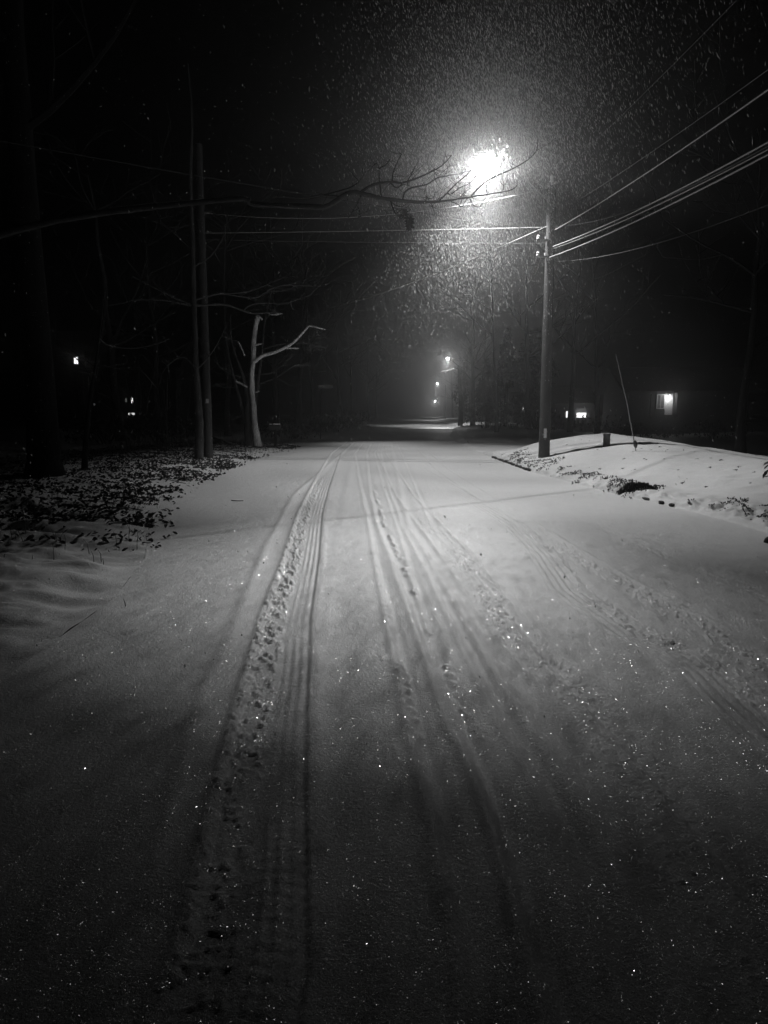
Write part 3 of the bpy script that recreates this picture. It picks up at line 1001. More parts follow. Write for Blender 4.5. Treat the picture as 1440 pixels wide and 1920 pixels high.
# big trunk and a thin one at the far left
bt = hit(84, 890)
t3 = thing('tree', bt, 'broad black trunk standing at the far left of the leafy verge', 'tree')
mb = MB()
mb.tube([bt + Vector((0, 0, -0.3)), bt + Vector((0, 0, 0.3)), bt + Vector((0.02, 0, 2)), bt + Vector((-0.05, 0, 5)), bt + Vector((-0.1, 0, 9)), bt + Vector((0.1, 0, 13))], [0.5, 0.34, 0.29, 0.26, 0.2, 0.12], 18, rough=0.14)
mb.build('trunk', M_BARKD, t3)
mb = MB()
r = random.Random(31)
for z in (7.0, 8.5, 10):
    a = r.uniform(0, 2 * PI)
    grow(mb, bt + Vector((0, 0, z)), Vector((math.cos(a), math.sin(a), 0.5)), 4, 0.09, 2, r, 5)
mb.build('crown', M_BARKD, t3)
st = hit(158, 882)
k = st.y / F
t4 = thing('tree', st, 'thin dark tree with one drooping twig, right of the broad black trunk', 'tree')
mb = MB()
pts = [(st + Vector((0, 0, -0.2)), 0.09)] + [(P(x, y, st.y), rr * k) for x, y, rr in [(159, 870, 6), (163, 800, 4.5), (170, 740, 3.5), (180, 680, 2.2), (190, 600, 1.2), (196, 540, 0.6)]]
sp = smooth_path(pts, 4)
mb.tube([p for p, q in sp], [q for p, q in sp], 9, rough=0.15)
mb.build('trunk', M_BARKD, t4)
mb = MB()
limb(mb, [(186, 635), (200, 646), (220, 651), (252, 653), (290, 646), (318, 635)], st.y, 1.2 * k, 0.6 * k, 5, 5, 0.2, 1.0)
limb(mb, [(182, 660), (190, 630), (196, 600)], st.y, 1.1 * k, 0.6 * k, 5, 4, 0.2, 0.3)
limb(mb, [(174, 720), (160, 690), (140, 670), (120, 660)], st.y, 1.2 * k, 0.5 * k, 5, 4, 0.2, 0.3)
r = random.Random(77)
random_crown(mb, P(180, 690, st.y), 0.8, 1, r, 9, r0=0.012, length=1.2)
mb.build('crown', M_TWIG, t4)

# saplings in the undergrowth
r = random.Random(41)
n_s = 0
for i in range(16):
    px = r.uniform(255, 360) if i < 12 else r.uniform(120, 250)
    py = r.uniform(828, 850)
    b = hit(px, py)
    hgt = r.uniform(1.8, 4.2)
    s = thing('sapling', b, 'thin bare sapling among the dark undergrowth left of the two verge trunks', 'sapling', 'saplings on the left verge')
    mb = MB()
    lean = Vector((r.uniform(-0.12, 0.18), r.uniform(-0.1, 0.1), 1))
    grow(mb, b + Vector((0, 0, -0.05)), lean, hgt, r.uniform(0.012, 0.022), 1, r, 5, spread=0.6, up=0.3, kids=(3, 6))
    mb.build('stem', M_TWIG, s)

# fallen sticks
def stick(pix, z, r0, label, seed=1, forks=()):
    mb = MB()
    pts = []
    for (x, y) in pix:
        p = hit(x, y)
        pts.append((p + Vector((0, 0, z)), r0))
    pts = [(p, r0 * (1 - 0.5 * i / len(pts))) for i, (p, _) in enumerate(pts)]
    sp = smooth_path(pts, 4)
    mb.tube([p for p, q in sp], [q for p, q in sp], 6, rough=0.25, seed=seed)
    for fx in forks:
        pp = [hit(x, y) + Vector((0, 0, z + dz)) for x, y, dz in fx]
        mb.tube(pp, [r0 * 0.7] + [r0 * 0.4] * (len(pp) - 1), 5, rough=0.2)
    o = mb.build('fallen_stick', M_TWIG)
    o['label'] = label; o['category'] = 'stick'; o['group'] = 'fallen sticks on the snow'


stick([(205, 985), (225, 982), (250, 984), (270, 982), (290, 988)], 0.015, 0.014, 'forked black stick lying on the snow at the near end of the leaves', 1, [[(250, 984, 0), (268, 981, 0.03), (279, 980, 0.05)], [(240, 984, 0), (232, 978, 0.03), (222, 982, 0.02)]])
stick([(230, 951), (250, 955), (268, 958)], 0.01, 0.010, 'short stick with an upright fork just beyond the forked black stick', 2, [[(258, 957, 0), (266, 952, 0.06), (268, 949, 0.1)]])
stick([(434, 939), (445, 940), (456, 940)], 0.008, 0.008, 'small straight stick lying alone on the open snow by the wire shadow', 3)
stick([(318, 900), (332, 904), (348, 907)], 0.01, 0.010, 'thin stick poking out of the leaf litter edge below the two trunks', 4)
stick([(395, 818), (408, 826), (425, 833), (436, 836)], 0.05, 0.10, 'fallen dark log on the snow behind the utility pole', 5)
stick([(398, 845), (425, 848), (448, 852)], 0.03, 0.02, 'long bare stick lying in front of the fallen log', 6)
b = hit(236, 1137)
tag(MB().tube([b - Vector((0, 0, 0.02)), b + Vector((-0.006, 0, 0.03)), b + Vector((-0.016, 0, 0.06))], [0.004, 0.003, 0.0015], 5).build('standing_twig', M_TWIG), 'tiny upright twig standing in the smooth snow left of the wide tyre track', 'stick')

# leaf litter
lv, lf = [], []
r = random.Random(55)
N = 40000
gy = 8.0 + 26 * rng.random(N) ** 1.25
gd = rng.uniform(-0.35, 7.5, N) * rng.random(N) ** 0.6
gx = XL(gy) - gd
nn = vn(gx * 0.9, gy * 0.9, 90) + 0.6 * vn(gx * 3, gy * 3, 91)
keep = nn > -0.02 + 0.35 * np.maximum(0, 0.5 - gd) + np.maximum(0.0, 10.5 - gy) * 0.25 - np.minimum(0.3, gd * 0.06)
keep |= rng.random(N) < 0.09
gx, gy = gx[keep][:13000], gy[keep][:13000]
gz_ = H(gx, gy)
for x, y, z in zip(gx, gy, gz_):
    s = r.uniform(0.018, 0.05)
    a = r.uniform(0, 2 * PI)
    R = Matrix.Rotation(a, 3, 'Z') @ Matrix.Rotation(r.uniform(-0.8, 0.8), 3, 'X') @ Matrix.Rotation(r.uniform(-0.8, 0.8), 3, 'Y')
    c = Vector((x, y, z + s * 0.35))
    b = len(lv)
    cu = r.uniform(0.1, 0.6)
    for (ux, uy, uz) in ((0, -1, 0), (0.55, -0.3, cu), (0.45, 0.5, cu), (0, 1.1, 0.1), (-0.45, 0.5, cu), (-0.55, -0.3, cu), (0, 0.1, -0.1)):
        lv.append(tuple(c + R @ Vector((ux * s, uy * s, uz * s))))
    for q in ((0, 1, 6), (1, 2, 6), (2, 3, 6), (3, 4, 6), (4, 5, 6), (5, 0, 6)):
        lf.append(tuple(b + i for i in q))
m = MB(); m.v = lv; m.f = lf
tag(m.build('leaf_litter', M_LEAF, smooth=False), kind='stuff')

# dry weeds on the verge
gv = MB()
r = random.Random(66)
for i in range(520):
    if i < 380:
        px, py = r.uniform(190, 560), r.uniform(826, 862)
        b = hit(px, py); hgt = r.uniform(0.2, 0.8)
        if b.x > float(XL(np.array([b.y]))[0]) - 0.2:
            continue
    else:
        y = r.uniform(7, 14); x = float(XL(np.array([y]))[0]) - r.uniform(0, 3)
        b = Vector((x, y, h1(x, y))); hgt = r.uniform(0.06, 0.22)
    lean = Vector((r.uniform(-0.35, 0.35), r.uniform(-0.3, 0.3), 1))
    p1 = b + lean * hgt * 0.6
    p2 = p1 + (lean + Vector((r.uniform(-0.4, 0.4), 0, -0.3))) * hgt * 0.4
    gv.tube([b - Vector((0, 0, 0.03)), p1, p2], [0.004, 0.003, 0.0015], 3, cap=False)
tag(gv.build('dry_grass', M_TWIG), kind='stuff')

# grass tufts poking out of the right bank edge
gv = MB()
r = random.Random(67)
for i in range(520):                # blades hanging over the drift lip
    t = r.random() ** 0.8
    x = 4.38 + 0.58 * t; y = 13.75 - 0.95 * (x - 4.15) / 1.25 + 0.25 * math.sin((x - 4.15) / 1.25 * PI) + r.uniform(-0.02, 0.09)
    b = Vector((x, y, h1(x, y)))
    hgt = r.uniform(0.05, 0.15) * (1.1 - 0.55 * t)
    lean = Vector((r.uniform(-0.7, 0.2), r.uniform(-0.9, -0.35), r.uniform(0.05, 0.3)))
    p1 = b + lean * hgt * 0.5
    p2 = p1 + (lean * 0.5 + Vector((0, 0, -1.0))) * hgt * 0.8
    gv.tube([b - Vector((0, 0, 0.02)), p1, p2], [0.008, 0.008, 0.003], 3, cap=False)
def tuft(x, y, sc):
    for q in range(r.randint(8, 16)):
        u_, v_ = r.gauss(0, 0.05) * sc, r.gauss(0, 0.09) * sc
        b = Vector((x + u_ + v_ * 0.5, y + v_, 0)); b.z = h1(b.x, b.y)
        hgt = r.uniform(0.03, 0.08) * sc
        lean = Vector((r.uniform(-0.9, 0.6), r.uniform(-1.2, 0.2), r.uniform(0.3, 0.8)))
        p1 = b + lean * hgt * 0.6
        p2 = p1 + (lean + Vector((0, 0, -0.9))) * hgt * 0.6
        gv.tube([b - Vector((0, 0, 0.02)), p1, p2], [0.010, 0.009, 0.003], 3, cap=False)
for i in range(95):
    y = 13.4 + 11.6 * r.random() ** 1.2; x = float(XR(np.array([y]))[0]) + 0.12 + abs(r.gauss(0, 0.35))
    tuft(x, y, r.choice((0.5, 0.8, 0.8, 1.2, 1.7)))
for i in range(45):
    y = r.uniform(10, 24); x = float(XR(np.array([y]))[0]) + r.uniform(1.0, 4.0)
    tuft(x, y, r.choice((0.25, 0.3, 0.45)))
for i in range(40):
    y = r.uniform(7.5, 12); x = float(XR(np.array([y]))[0]) + r.uniform(0.15, 1.0)
    tuft(x, y, r.choice((0.5, 0.8, 1.0)))
tag(gv.build('grass', M_LEAF), kind='stuff')

# ------------------------------------------------------------------ mailbox and street name sign on the left
mbp = hit(516, 838)
mbx = thing('mailbox', mbp, 'small dark mailbox on a post, its flat top white with snow', 'mailbox')
k = mbp.y / F
bz = CAM_H + ray(516, 795).z * mbp.y
MB().box((mbp.x, mbp.y, (mbp.z + bz) / 2 - 0.15), (0.10, 0.10, bz - mbp.z - 0.12)).build('post', M_BARKD, mbx, smooth=False, bevel=0.006)
mb = MB()
n = 12
prof2 = [(-0.09, 0.0)] + [(-0.09 * math.cos(PI * i / n), 0.13 + 0.08 * math.sin(PI * i / n)) for i in range(n + 1)] + [(0.09, 0.0)]
b0 = len(mb.v)
for x in (-0.24, 0.24):
    for (yy, z_) in prof2:
        mb.v.append((mbp.x + x, mbp.y + yy, bz - 0.24 + z_))
q = len(prof2)
for i in range(q):
    j = (i + 1) % q
    mb.f.append((b0 + i, b0 + j, b0 + q + j, b0 + q + i))
mb.f.append(tuple(b0 + i for i in reversed(range(q)))); mb.f.append(tuple(b0 + q + i for i in range(q)))
body = mb.build('mailbox_body', M_DARKM, mbx)
MB().box((mbp.x + 0.248, mbp.y, bz - 0.15), (0.014, 0.16, 0.15)).build('door', M_DARKM, mbx, bevel=0.004)
mb = MB().box((mbp.x - 0.05, mbp.y - 0.098, bz - 0.06), (0.02, 0.008, 0.16)).box((mbp.x - 0.08, mbp.y - 0.098, bz + 0.0), (0.08, 0.008, 0.05))
mb.build('flag', M_DARKM, mbx, smooth=False)
mb = MB().box((mbp.x, mbp.y, bz - 0.005), (0.47, 0.15, 0.055))
mb.build('snow_cap', M_SNOWP, mbx, bevel=0.02)

sx, sy = -3.75, 44.0
sz = h1(sx, sy)
sg = thing('street_sign', (sx, sy, sz), 'dim street name sign on a slim post by the dark road junction', 'sign')
tz = CAM_H + ray(612, 725).z * sy
MB().lathe([(0.03, -0.3), (0.03, tz - sz - 0.14)], (sx, sy, sz), 10).build('post', M_BARKD, sg)
bc = (612 - 720) / F * sy
blade = MB().box((bc, sy, tz), (0.86, 0.012, 0.21)).build('sign_blade', M_SIGN, sg, bevel=0.003)
mb = MB()
r = random.Random(5)
x = bc - 0.38
for wlen in (4, 5, 3):          # three unreadable words
    for i in range(wlen):
        hh = r.uniform(0.07, 0.11)
        mb.box((x, sy - 0.009, tz - 0.05 + hh / 2), (0.014, 0.004, hh))
        mb.box((x + 0.017, sy - 0.009, tz - 0.05 + hh * r.choice((0.15, 0.5, 0.93))), (0.02, 0.004, 0.016))
        x += 0.05
    x += 0.035
    mb.build('lettering', M_REFL, blade, smooth=False)
    mb = MB()

# ------------------------------------------------------------------ things on the right lawn
pb = hit(1137, 837)
k = pb.y / F
ped = thing('utility_pedestal', pb, 'short dark pedestal with a snow capped top on the right lawn', 'pedestal')
hp = 23 * k
MB().lathe([(0.105, -0.1), (0.105, hp * 0.1), (0.098, hp * 0.12), (0.098, hp * 0.86), (0.104, hp * 0.88), (0.104, hp)], pb, 16).build('pedestal_body', M_DARKM, ped)
MB().lathe([(0.1, hp + 0.001), (0.105, hp + 0.02), (0.085, hp + 0.045), (0.03, hp + 0.055)], pb, 16).build('snow_cap', M_SNOWP, ped)

rb_ = hit(1194, 846)
rod = thing('marker_rod', rb_, 'thin tall rod leaning left out of the snowy right lawn', 'marker rod')
rt = P(1155, 665, rb_.y + 0.1)
MB().tube([rb_ + Vector((0, 0, -0.1)), rb_.lerp(rt, 0.5) + Vector((0.015, 0, 0)), rt], [0.014, 0.012, 0.009], 8).build('rod_shaft', M_METAL, rod)
q0 = rb_.lerp(rt, 0.035); q1 = rb_.lerp(rt, 0.11)
MB().tube([q0, rb_.lerp(rt, 0.06), rb_.lerp(rt, 0.09), q1], [0.025, 0.05, 0.055, 0.03], 10).build('rod_sleeve', M_DARKM, rod)

# leafy shrub at the right edge of the bank
def leaf_cloud(mb, c, rx, ry, rz_, n, s, rnd, shell=0.55, shape=None):
    for _ in range(n):
        while True:
            q = Vector((rnd.uniform(-1, 1), rnd.uniform(-1, 1), rnd.uniform(-1, 1)))
            if shell < q.length < 1:
                break
        p = Vector((c[0] + q.x * rx, c[1] + q.y * ry, c[2] + q.z * rz_))
        R = Matrix.Rotation(rnd.uniform(0, 2 * PI), 3, 'Z') @ Matrix.Rotation(rnd.uniform(-1.2, 0.5), 3, 'X')
        L = s * rnd.uniform(0.6, 1.2)
        b = len(mb.v)
        for (ux, uy, uz) in ((0, 0, 0), (0.22, 0.35, 0.05), (0.2, 0.7, 0.0), (0, 1, -0.15), (-0.2, 0.7, 0.0), (-0.22, 0.35, 0.05), (0, 0.5, -0.04)):
            mb.v.append(tuple(p + R @ Vector((ux * L, uy * L, uz * L))))
        for t in ((0, 1, 6), (1, 2, 6), (2, 3, 6), (3, 4, 6), (4, 5, 6), (5, 0, 6)):
            mb.f.append(tuple(b + i for i in t))


r = random.Random(12)
sc = Vector((5.52, 9.3, h1(5.52, 9.3)))
shr = thing('shrub', sc, 'dark broad leaved shrub on the near end of the snowy right bank', 'shrub')
mb = MB()
leaf_cloud(mb, (sc.x, sc.y, sc.z + 0.62), 0.66, 0.6, 0.5, 620, 0.15, r)
mb.build('foliage', M_EVER, shr)
mb = MB()
for i in range(9):
    a = r.uniform(0, 2 * PI)
    mb.tube([sc + Vector((0, 0, -0.1)), sc + Vector((0.15 * math.cos(a), 0.15 * math.sin(a), 0.35)), sc + Vector((0.45 * math.cos(a), 0.45 * math.sin(a), 0.7))], [0.02, 0.014, 0.006], 5)
mb.build('stems', M_BARKD, shr)
sp_ = hit(1440, 1018)
mb = MB().lathe([(0.5, -0.3), (0.62, 0.05), (0.55, 0.35), (0.3, 0.55), (0.05, 0.6)], (0, 0, 0), 11)
r = random.Random(2)
mb.v = [(sp_.x + 0.04 + x * 0.14 * r.uniform(0.85, 1.1), sp_.y + y * 0.14 * r.uniform(0.85, 1.1), sp_.z + z * 0.12) for x, y, z in mb.v]
o = mb.build('stone', M_STONE)
tag(o, 'dark stone half buried in the snow at the road edge below the shrub', 'stone')

# ------------------------------------------------------------------ far trees
def bare_tree(loc, hgt, r0, seed, label, group, mat=M_BARK, levels=2, limbs=9, twig=0.010):
    rnd = random.Random(seed)
    t = thing('tree', loc, label, 'tree', group)
    mb = MB()
    pts = [loc + Vector((0, 0, -0.4))]; rad = [r0 * 1.3]
    q = loc.copy()
    lean = Vector((rnd.uniform(-0.06, 0.06), rnd.uniform(-0.06, 0.06), 1))
    for i in range(8):
        q = loc + lean * hgt * (i + 1) / 8 + Vector((rnd.uniform(-0.12, 0.12), rnd.uniform(-0.12, 0.12), 0))
        pts.append(q); rad.append(r0 * (1 - 0.8 * (i + 1) / 8))
    mb.tube(pts, rad, 9, rough=0.15, seed=seed)
    mb.build('trunk', mat, t)
    mb = MB()
    for i in range(limbs):
        j = rnd.randint(3, 8)
        a = rnd.uniform(0, 2 * PI)
        grow(mb, pts[j], Vector((math.cos(a), math.sin(a), rnd.uniform(0.2, 0.9))), hgt * rnd.uniform(0.22, 0.42), rad[j] * 0.55, levels, rnd, 4, minr=twig, kids=(2, 4))
    mb.build('crown', mat, t)
    return t


r = random.Random(101)
gR = 'bare trees behind the side street on the right'
for i, (px, Y, hgt, r0) in enumerate([(930, 47, 12, .13), (990, 52, 13, .2), (1066, 44, 12, .16), (1118, 55, 13, .2)]):
    x = (px - 720) / F * Y
    bare_tree(Vector((x, Y, h1(x, Y))), hgt, r0, 200 + i, 'tall bare tree in the dark row of trees behind the nearest utility pole', gR)
gL = 'bare trees along the left side beyond the mailbox'
for i, (px, Y, hgt, r0) in enumerate([(430, 44, 12, .2), (520, 52, 12, .22), (560, 60, 13, .24), (590, 72, 13, .24), (640, 92, 14, .26), (662, 120, 14, .26), (690, 150, 14, .28), (705, 190, 14, .28), (300, 42, 12, .22), (230, 36, 12, .22)]):
    x = (px - 720) / F * Y
    bare_tree(Vector((x, Y, h1(x, Y))), hgt, r0, 300 + i, 'tall bare tree in the dark roadside wood left of the far street lamps', gL, twig=0.012 if Y < 80 else 0.02)
gF = 'bare trees along the right side by the far lamps'
for i, (px, Y, hgt, r0) in enumerate([(885, 76, 12, .24), (905, 100, 13, .26), (878, 128, 13, .26), (862, 160, 13, .26), (848, 215, 14, .3)]):
    x = (px - 720) / F * Y
    bare_tree(Vector((x, Y, h1(x, Y))), hgt, r0, 400 + i, 'distant bare tree along the road to the right of the far street lamps', gF, twig=0.014 if Y < 110 else 0.022)
x = (1388 - 720) / F * 24
bare_tree(Vector((x, 24, h1(x, 24))), 9, 0.16, 501, 'dark trunk at the far right of the lawn, right of the lit porch', None, M_BARKD)

# ivy covered trunk by the second lamp
ib = Vector(((862 - 720) / F * 80, 80.0, 0)); ib.z = h1(ib.x, ib.y)
iv = thing('tree', ib, 'ragged ivy covered trunk silhouetted right of the second street lamp', 'tree')
mb = MB().tube([ib + Vector((0, 0, -0.3)), ib + Vector((0.05, 0, 2)), ib + Vector((-0.1, 0, 4.5)), ib + Vector((-0.25, 0, 6.3))], [0.3, 0.22, 0.18, 0.1], 9, rough=0.2)
mb.build('trunk', M_BARKD, iv)
mb = MB()
r = random.Random(13)
for (dx, z, rx, rz_, n) in [(-0.15, 6.0, 0.45, 0.5, 60), (0.1, 5.1, 0.5, 0.7, 110), (0.15, 4.0, 0.75, 0.8, 190), (-0.1, 3.2, 0.95, 0.7, 200), (0.5, 3.0, 0.9, 0.9, 170), (0.5, 2.0, 1.1, 0.9, 220), (0.9, 1.2, 0.9, 0.8, 150)]:
    leaf_cloud(mb, (ib.x + dx, ib.y, ib.z + z), rx, 0.8, rz_, n, 0.34, r, 0.1)
mb.build('foliage', M_EVER, iv)

# evergreens that close the right side of the view
def evergreen(px, Y, w, hgt, seed):
    rnd = random.Random(seed)
    x = (px - 720) / F * Y
    b = Vector((x, Y, h1(x, Y)))
    t = thing('evergreen_tree', b, 'tall dark evergreen in the dense clump between the ivy trunk and the nearest pole', 'tree', 'evergreens behind the side street')
    MB().tube([b + Vector((0, 0, -0.3)), b + Vector((0.1, 0, hgt * 0.5)), b + Vector((0, 0, hgt))], [0.2, 0.13, 0.03], 8, rough=0.1).build('trunk', M_BARKD, t)
    mb = MB()
    for j in range(26):
        u_ = rnd.random() ** 0.8
        z = hgt * (0.06 + 0.9 * u_)
        rr = w * (1.02 - u_ * 0.85) * rnd.uniform(0.55, 1.0)
        a = rnd.uniform(0, 2 * PI)
        leaf_cloud(mb, (x + math.cos(a) * rr * 0.6, Y + math.sin(a) * rr * 0.6, b.z + z), rr * 0.6, rr * 0.6, hgt * 0.075, 105, 0.36, rnd, 0.1)
    mb.build('crown', M_EVER, t)


for i, (px, Y, w, hgt) in enumerate([(912, 60, 1.7, 5.5), (945, 66, 2.2, 8.5), (985, 60, 2.2, 7.5), (1010, 72, 2.8, 9.5)]):
    evergreen(px, Y, w, hgt, 800 + i)

# dark bushes
def bush(px, Y, w, hgt, seed, label, group=None, n=520, s=0.22):
    rnd = random.Random(seed)
    x = (px - 720) / F * Y
    b = Vector((x, Y, h1(x, Y)))
    t = thing('bush', b, label, 'bush', group)
    mb = MB()
    for _ in range(7):
        c = (b.x + rnd.uniform(-w * 0.55, w * 0.55), b.y + rnd.uniform(-0.8, 0.8), b.z + hgt * rnd.uniform(0.3, 0.62))
        leaf_cloud(mb, c, w * rnd.uniform(0.3, 0.5), 0.9, hgt * rnd.uniform(0.28, 0.4), n // 7, s, rnd, 0.2)
    mb.build('foliage', M_EVER, t)
    mb = MB()
    for _ in range(6):
        grow(mb, b + Vector((rnd.uniform(-0.2, 0.2), 0, -0.1)), Vector((rnd.uniform(-0.7, 0.7), rnd.uniform(-0.5, 0.5), 1)), hgt * 0.8, 0.03, 0, rnd, 5)
    mb.build('stems', M_BARKD, t)
    return t


gB = 'dark bushes lining the yards on the right'
for i, (px, Y, w, hgt) in enumerate([(905, 60, 3.2, 2.2), (950, 63, 3.6, 2.0), (1000, 50, 3.0, 1.8), (1040, 50, 2.6, 1.0), (1120, 50, 3.0, 1.5), (1180, 50, 2.4, 1.3), (1245, 52, 3.4, 0.9), (1330, 48, 3.2, 1.7)]):
    bush(px, Y, w, hgt, 600 + i, 'dark evergreen bush in the row along the yards behind the right bank', gB)
gB2 = 'dark bushes in the wood on the left'
for i, (px, Y, w, hgt) in enumerate([(545, 42, 2.4, 1.2), (600, 56, 3.0, 1.7), (650, 70, 3.0, 1.8), (668, 95, 3.0, 2.2), (300, 34, 3.0, 1.4), (200, 32, 3.2, 1.5)]):
    bush(px, Y, w, hgt, 700 + i, 'low dark bush at the foot of the roadside wood on the left', gB2)

# ------------------------------------------------------------------ houses
def gable(mb, x0, x1, y0, y1, z0, z1, over=0.4):
    ym = (y0 + y1) / 2
    th = 0.14
    a = [(x0 - over, y0 - over, z0), (x1 + over, y0 - over, z0), (x1 + over, ym, z1), (x0 - over, ym, z1)]
    b = [(x0 - over, y1 + over, z0), (x1 + over, y1 + over, z0), (x1 + over, ym, z1), (x0 - over, ym, z1)]
    for q in (a, b):
        lo = [(x, y, z - th) for x, y, z in q]
        k = len(mb.v)
        mb.v += q + lo
        for f in ((0, 1, 2, 3), (7, 6, 5, 4), (0, 4, 5, 1), (1, 5, 6, 2), (2, 6, 7, 3), (3, 7, 4, 0)):
            mb.f.append(tuple(k + i for i in f))


def shell(mb, x0, x1, y0, y1, z0, z1, zr):
    mb.box(((x0 + x1) / 2, (y0 + y1) / 2, (z0 + z1) / 2), (x1 - x0, y1 - y0, z1 - z0))
    ym = (y0 + y1) / 2
    k = len(mb.v)
    for x in (x0 + 0.01, x1 - 0.01):
        mb.v += [(x, y0 + 0.02, z1), (x, y1 - 0.02, z1), (x, ym, zr - 0.12)]
    mb.f += [(k, k + 1, k + 2), (k + 5, k + 4, k + 3)]


def window(house, cx, y, cz, w, h, mat, fw=0.07):
    mb = MB()
    for s in (-1, 1):
        mb.box((cx + s * (w / 2 + fw / 2), y - 0.03, cz), (fw, 0.08, h + 2 * fw))
        mb.box((cx, y - 0.03, cz + s * (h / 2 + fw / 2)), (w - 0.002, 0.078, fw))
    mb.box((cx, y - 0.028, cz), (0.035, 0.05, h - 0.002))
    f = mb.build('window', M_TRIM, house, smooth=False)
    MB().box((cx, y - 0.008, cz), (w - 0.004, 0.02, h - 0.004)).build('pane', mat, f, smooth=False)
    return f


def at(px, py, Y):
    return P(px, py, Y)


# house with the lit porch
HY = 60.0
a = at(1178, 778, HY); e = at(1405, 733, HY)
gz = a.z - 0.1
hx0, hx1 = a.x, e.x
house = thing('house', (hx0, HY, gz), 'low house on the right with one brightly lit porch corner', 'house')
mb = MB(); shell(mb, hx0, hx1, HY, HY + 7, gz - 2.0, e.z + 0.05, e.z + 2.0)
mb.build('wall', M_WALL, house, smooth=False)
mb = MB(); gable(mb, hx0, hx1, HY, HY + 7, e.z + 0.0, e.z + 2.1, 0.75)
mb.build('roof', M_ROOF, house, smooth=False)
w0 = at(1233, 741, HY); w1 = at(1244, 765, HY)
window(house, (w0.x + w1.x) / 2, HY, (w0.z + w1.z) / 2, w1.x - w0.x, w0.z - w1.z, M_SIGN)
d0 = at(1249, 738, HY); d1 = at(1258, 778, HY)
dr = MB().box(((d0.x + d1.x) / 2, HY - 0.03, (d0.z + d1.z) / 2), (0.62, 0.05, d0.z - d1.z)).build('door', M_TRIM, house, smooth=False)
MB().lathe([(0.03, 0), (0.03, 0.05)], (d0.x + 0.1, HY - 0.1, (d0.z + d1.z) / 2), 8).build('handle', M_METAL, dr)
p0 = at(1224, 735, HY - 0.9); p1 = at(1224, 780, HY - 0.9)
MB().box((p0.x, HY - 0.65, (p0.z + p1.z) / 2 - 0.1), (0.12, 0.12, p0.z - p1.z - 0.1)).build('porch_post', M_TRIM, house, smooth=False)
lp = at(1256, 742, HY - 0.35)
wl = MB().lathe([(0.03, -0.1), (0.09, -0.08), (0.09, 0.06), (0.03, 0.1)], lp, 10).build('porch_lamp', M_WINB, house)
wing = MB().box((at(1264, 755, HY).x + 0.05, HY - 0.3, (d0.z + d1.z) / 2 - 0.05), (0.1, 0.59, d0.z - d1.z + 0.2)).build('porch_wall', M_DARKM, house, smooth=False)
bulb('porch_light', lp + Vector((-0.05, -0.12, -0.16)), 22, house, 0.05)

# garage far behind the pole
GYY = 68.0
a = at(1042, 786, GYY); e = at(1112, 766, GYY)
gar = thing('garage', (a.x, GYY, a.z), 'distant dark garage with a lit window and half open glowing door, right of the pole', 'garage')
mb = MB(); shell(mb, a.x, e.x, GYY, GYY + 5, a.z - 2, e.z + 0.5, e.z + 1.9)
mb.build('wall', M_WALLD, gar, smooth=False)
mb = MB(); gable(mb, a.x, e.x, GYY, GYY + 5, e.z + 0.5, e.z + 2.0)
mb.build('roof', M_ROOF, gar, smooth=False)
w = at(1064, 777, GYY)
window(gar, w.x, GYY, w.z, 0.28, 0.55, M_WINB)
w = at(1090, 778, GYY)
MB().box((w.x, GYY - 0.02, w.z - 0.02), (0.85, 0.05, 0.42)).build('door_opening', M_WINB, gar, smooth=False)
MB().box((w.x, GYY - 0.05, w.z + 0.42), (0.95, 0.05, 0.42)).build('garage_door', M_WALL, gar, smooth=False)
bulb('garage_light', Vector((w.x, GYY - 0.6, w.z + 0.3)), 12, gar, 0.05)
# small far cottage left of the pole
CY = 84.0
a = at(962, 780, CY); e = at(1006, 758, CY)
cot = thing('cottage', (a.x, CY, a.z), 'barely visible far cottage with one small lit window, left of the pole', 'house')
mb = MB(); shell(mb, a.x, e.x, CY, CY + 4, a.z - 2, e.z, e.z + 1.3)
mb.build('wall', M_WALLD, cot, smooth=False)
mb = MB(); gable(mb, a.x, e.x, CY, CY + 4, e.z, e.z + 1.4)
mb.build('roof', M_ROOF, cot, smooth=False)
w = at(984, 767, CY)
window(cot, w.x, CY, w.z, 0.5, 0.3, M_WIN)
w = at(1112, 775, CY)
# house in the left wood
LY = 58.0
a = at(60, 790, LY); e = at(330, 690, LY)
lh = thing('house', (a.x, LY, a.z), 'dark two storey house far behind the left trees with small lit windows', 'house')
mb = MB(); shell(mb, a.x, e.x, LY, LY + 8, a.z - 2, e.z, e.z + 3.0)
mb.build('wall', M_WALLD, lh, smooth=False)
mb = MB(); gable(mb, a.x, e.x, LY, LY + 8, e.z, e.z + 3.2)
mb.build('roof', M_ROOF, lh, smooth=False)
# dormer with the bright lamp
w = at(143, 676, LY - 0.4)
dm = MB().box((w.x, LY + 0.8, w.z), (1.3, 2.4, 1.5)).build('dormer', M_WALLD, lh, smooth=False)
f = window(lh, w.x, LY - 0.4, w.z, 0.3, 0.5, M_WINB)
for px, py, ww, hh, m_ in ((248, 751, 0.13, 0.38, M_WINB), (237, 750, 0.07, 0.28, M_WIN), (247, 776, 0.5, 0.16, M_WIN)):  # lowest wide pane is a glowing stand-in for the window's reflection
    w = at(px, py, LY)
    window(lh, w.x, LY, w.z, ww, hh, m_, 0.04)
tw = thing('sapling', (-17.5, 46, h1(-17.5, 46)), 'twiggy sapling screening the lit dormer window of the far left house', 'sapling')
mb = MB(); r = random.Random(8)
q = at(141, 690, 46)
b = Vector((q.x, 46, h1(q.x, 46))); tw.location = b
mb.tube([b, b.lerp(q, 0.5) + Vector((0.1, 0, 0)), q], [0.06, 0.04, 0.02], 6)
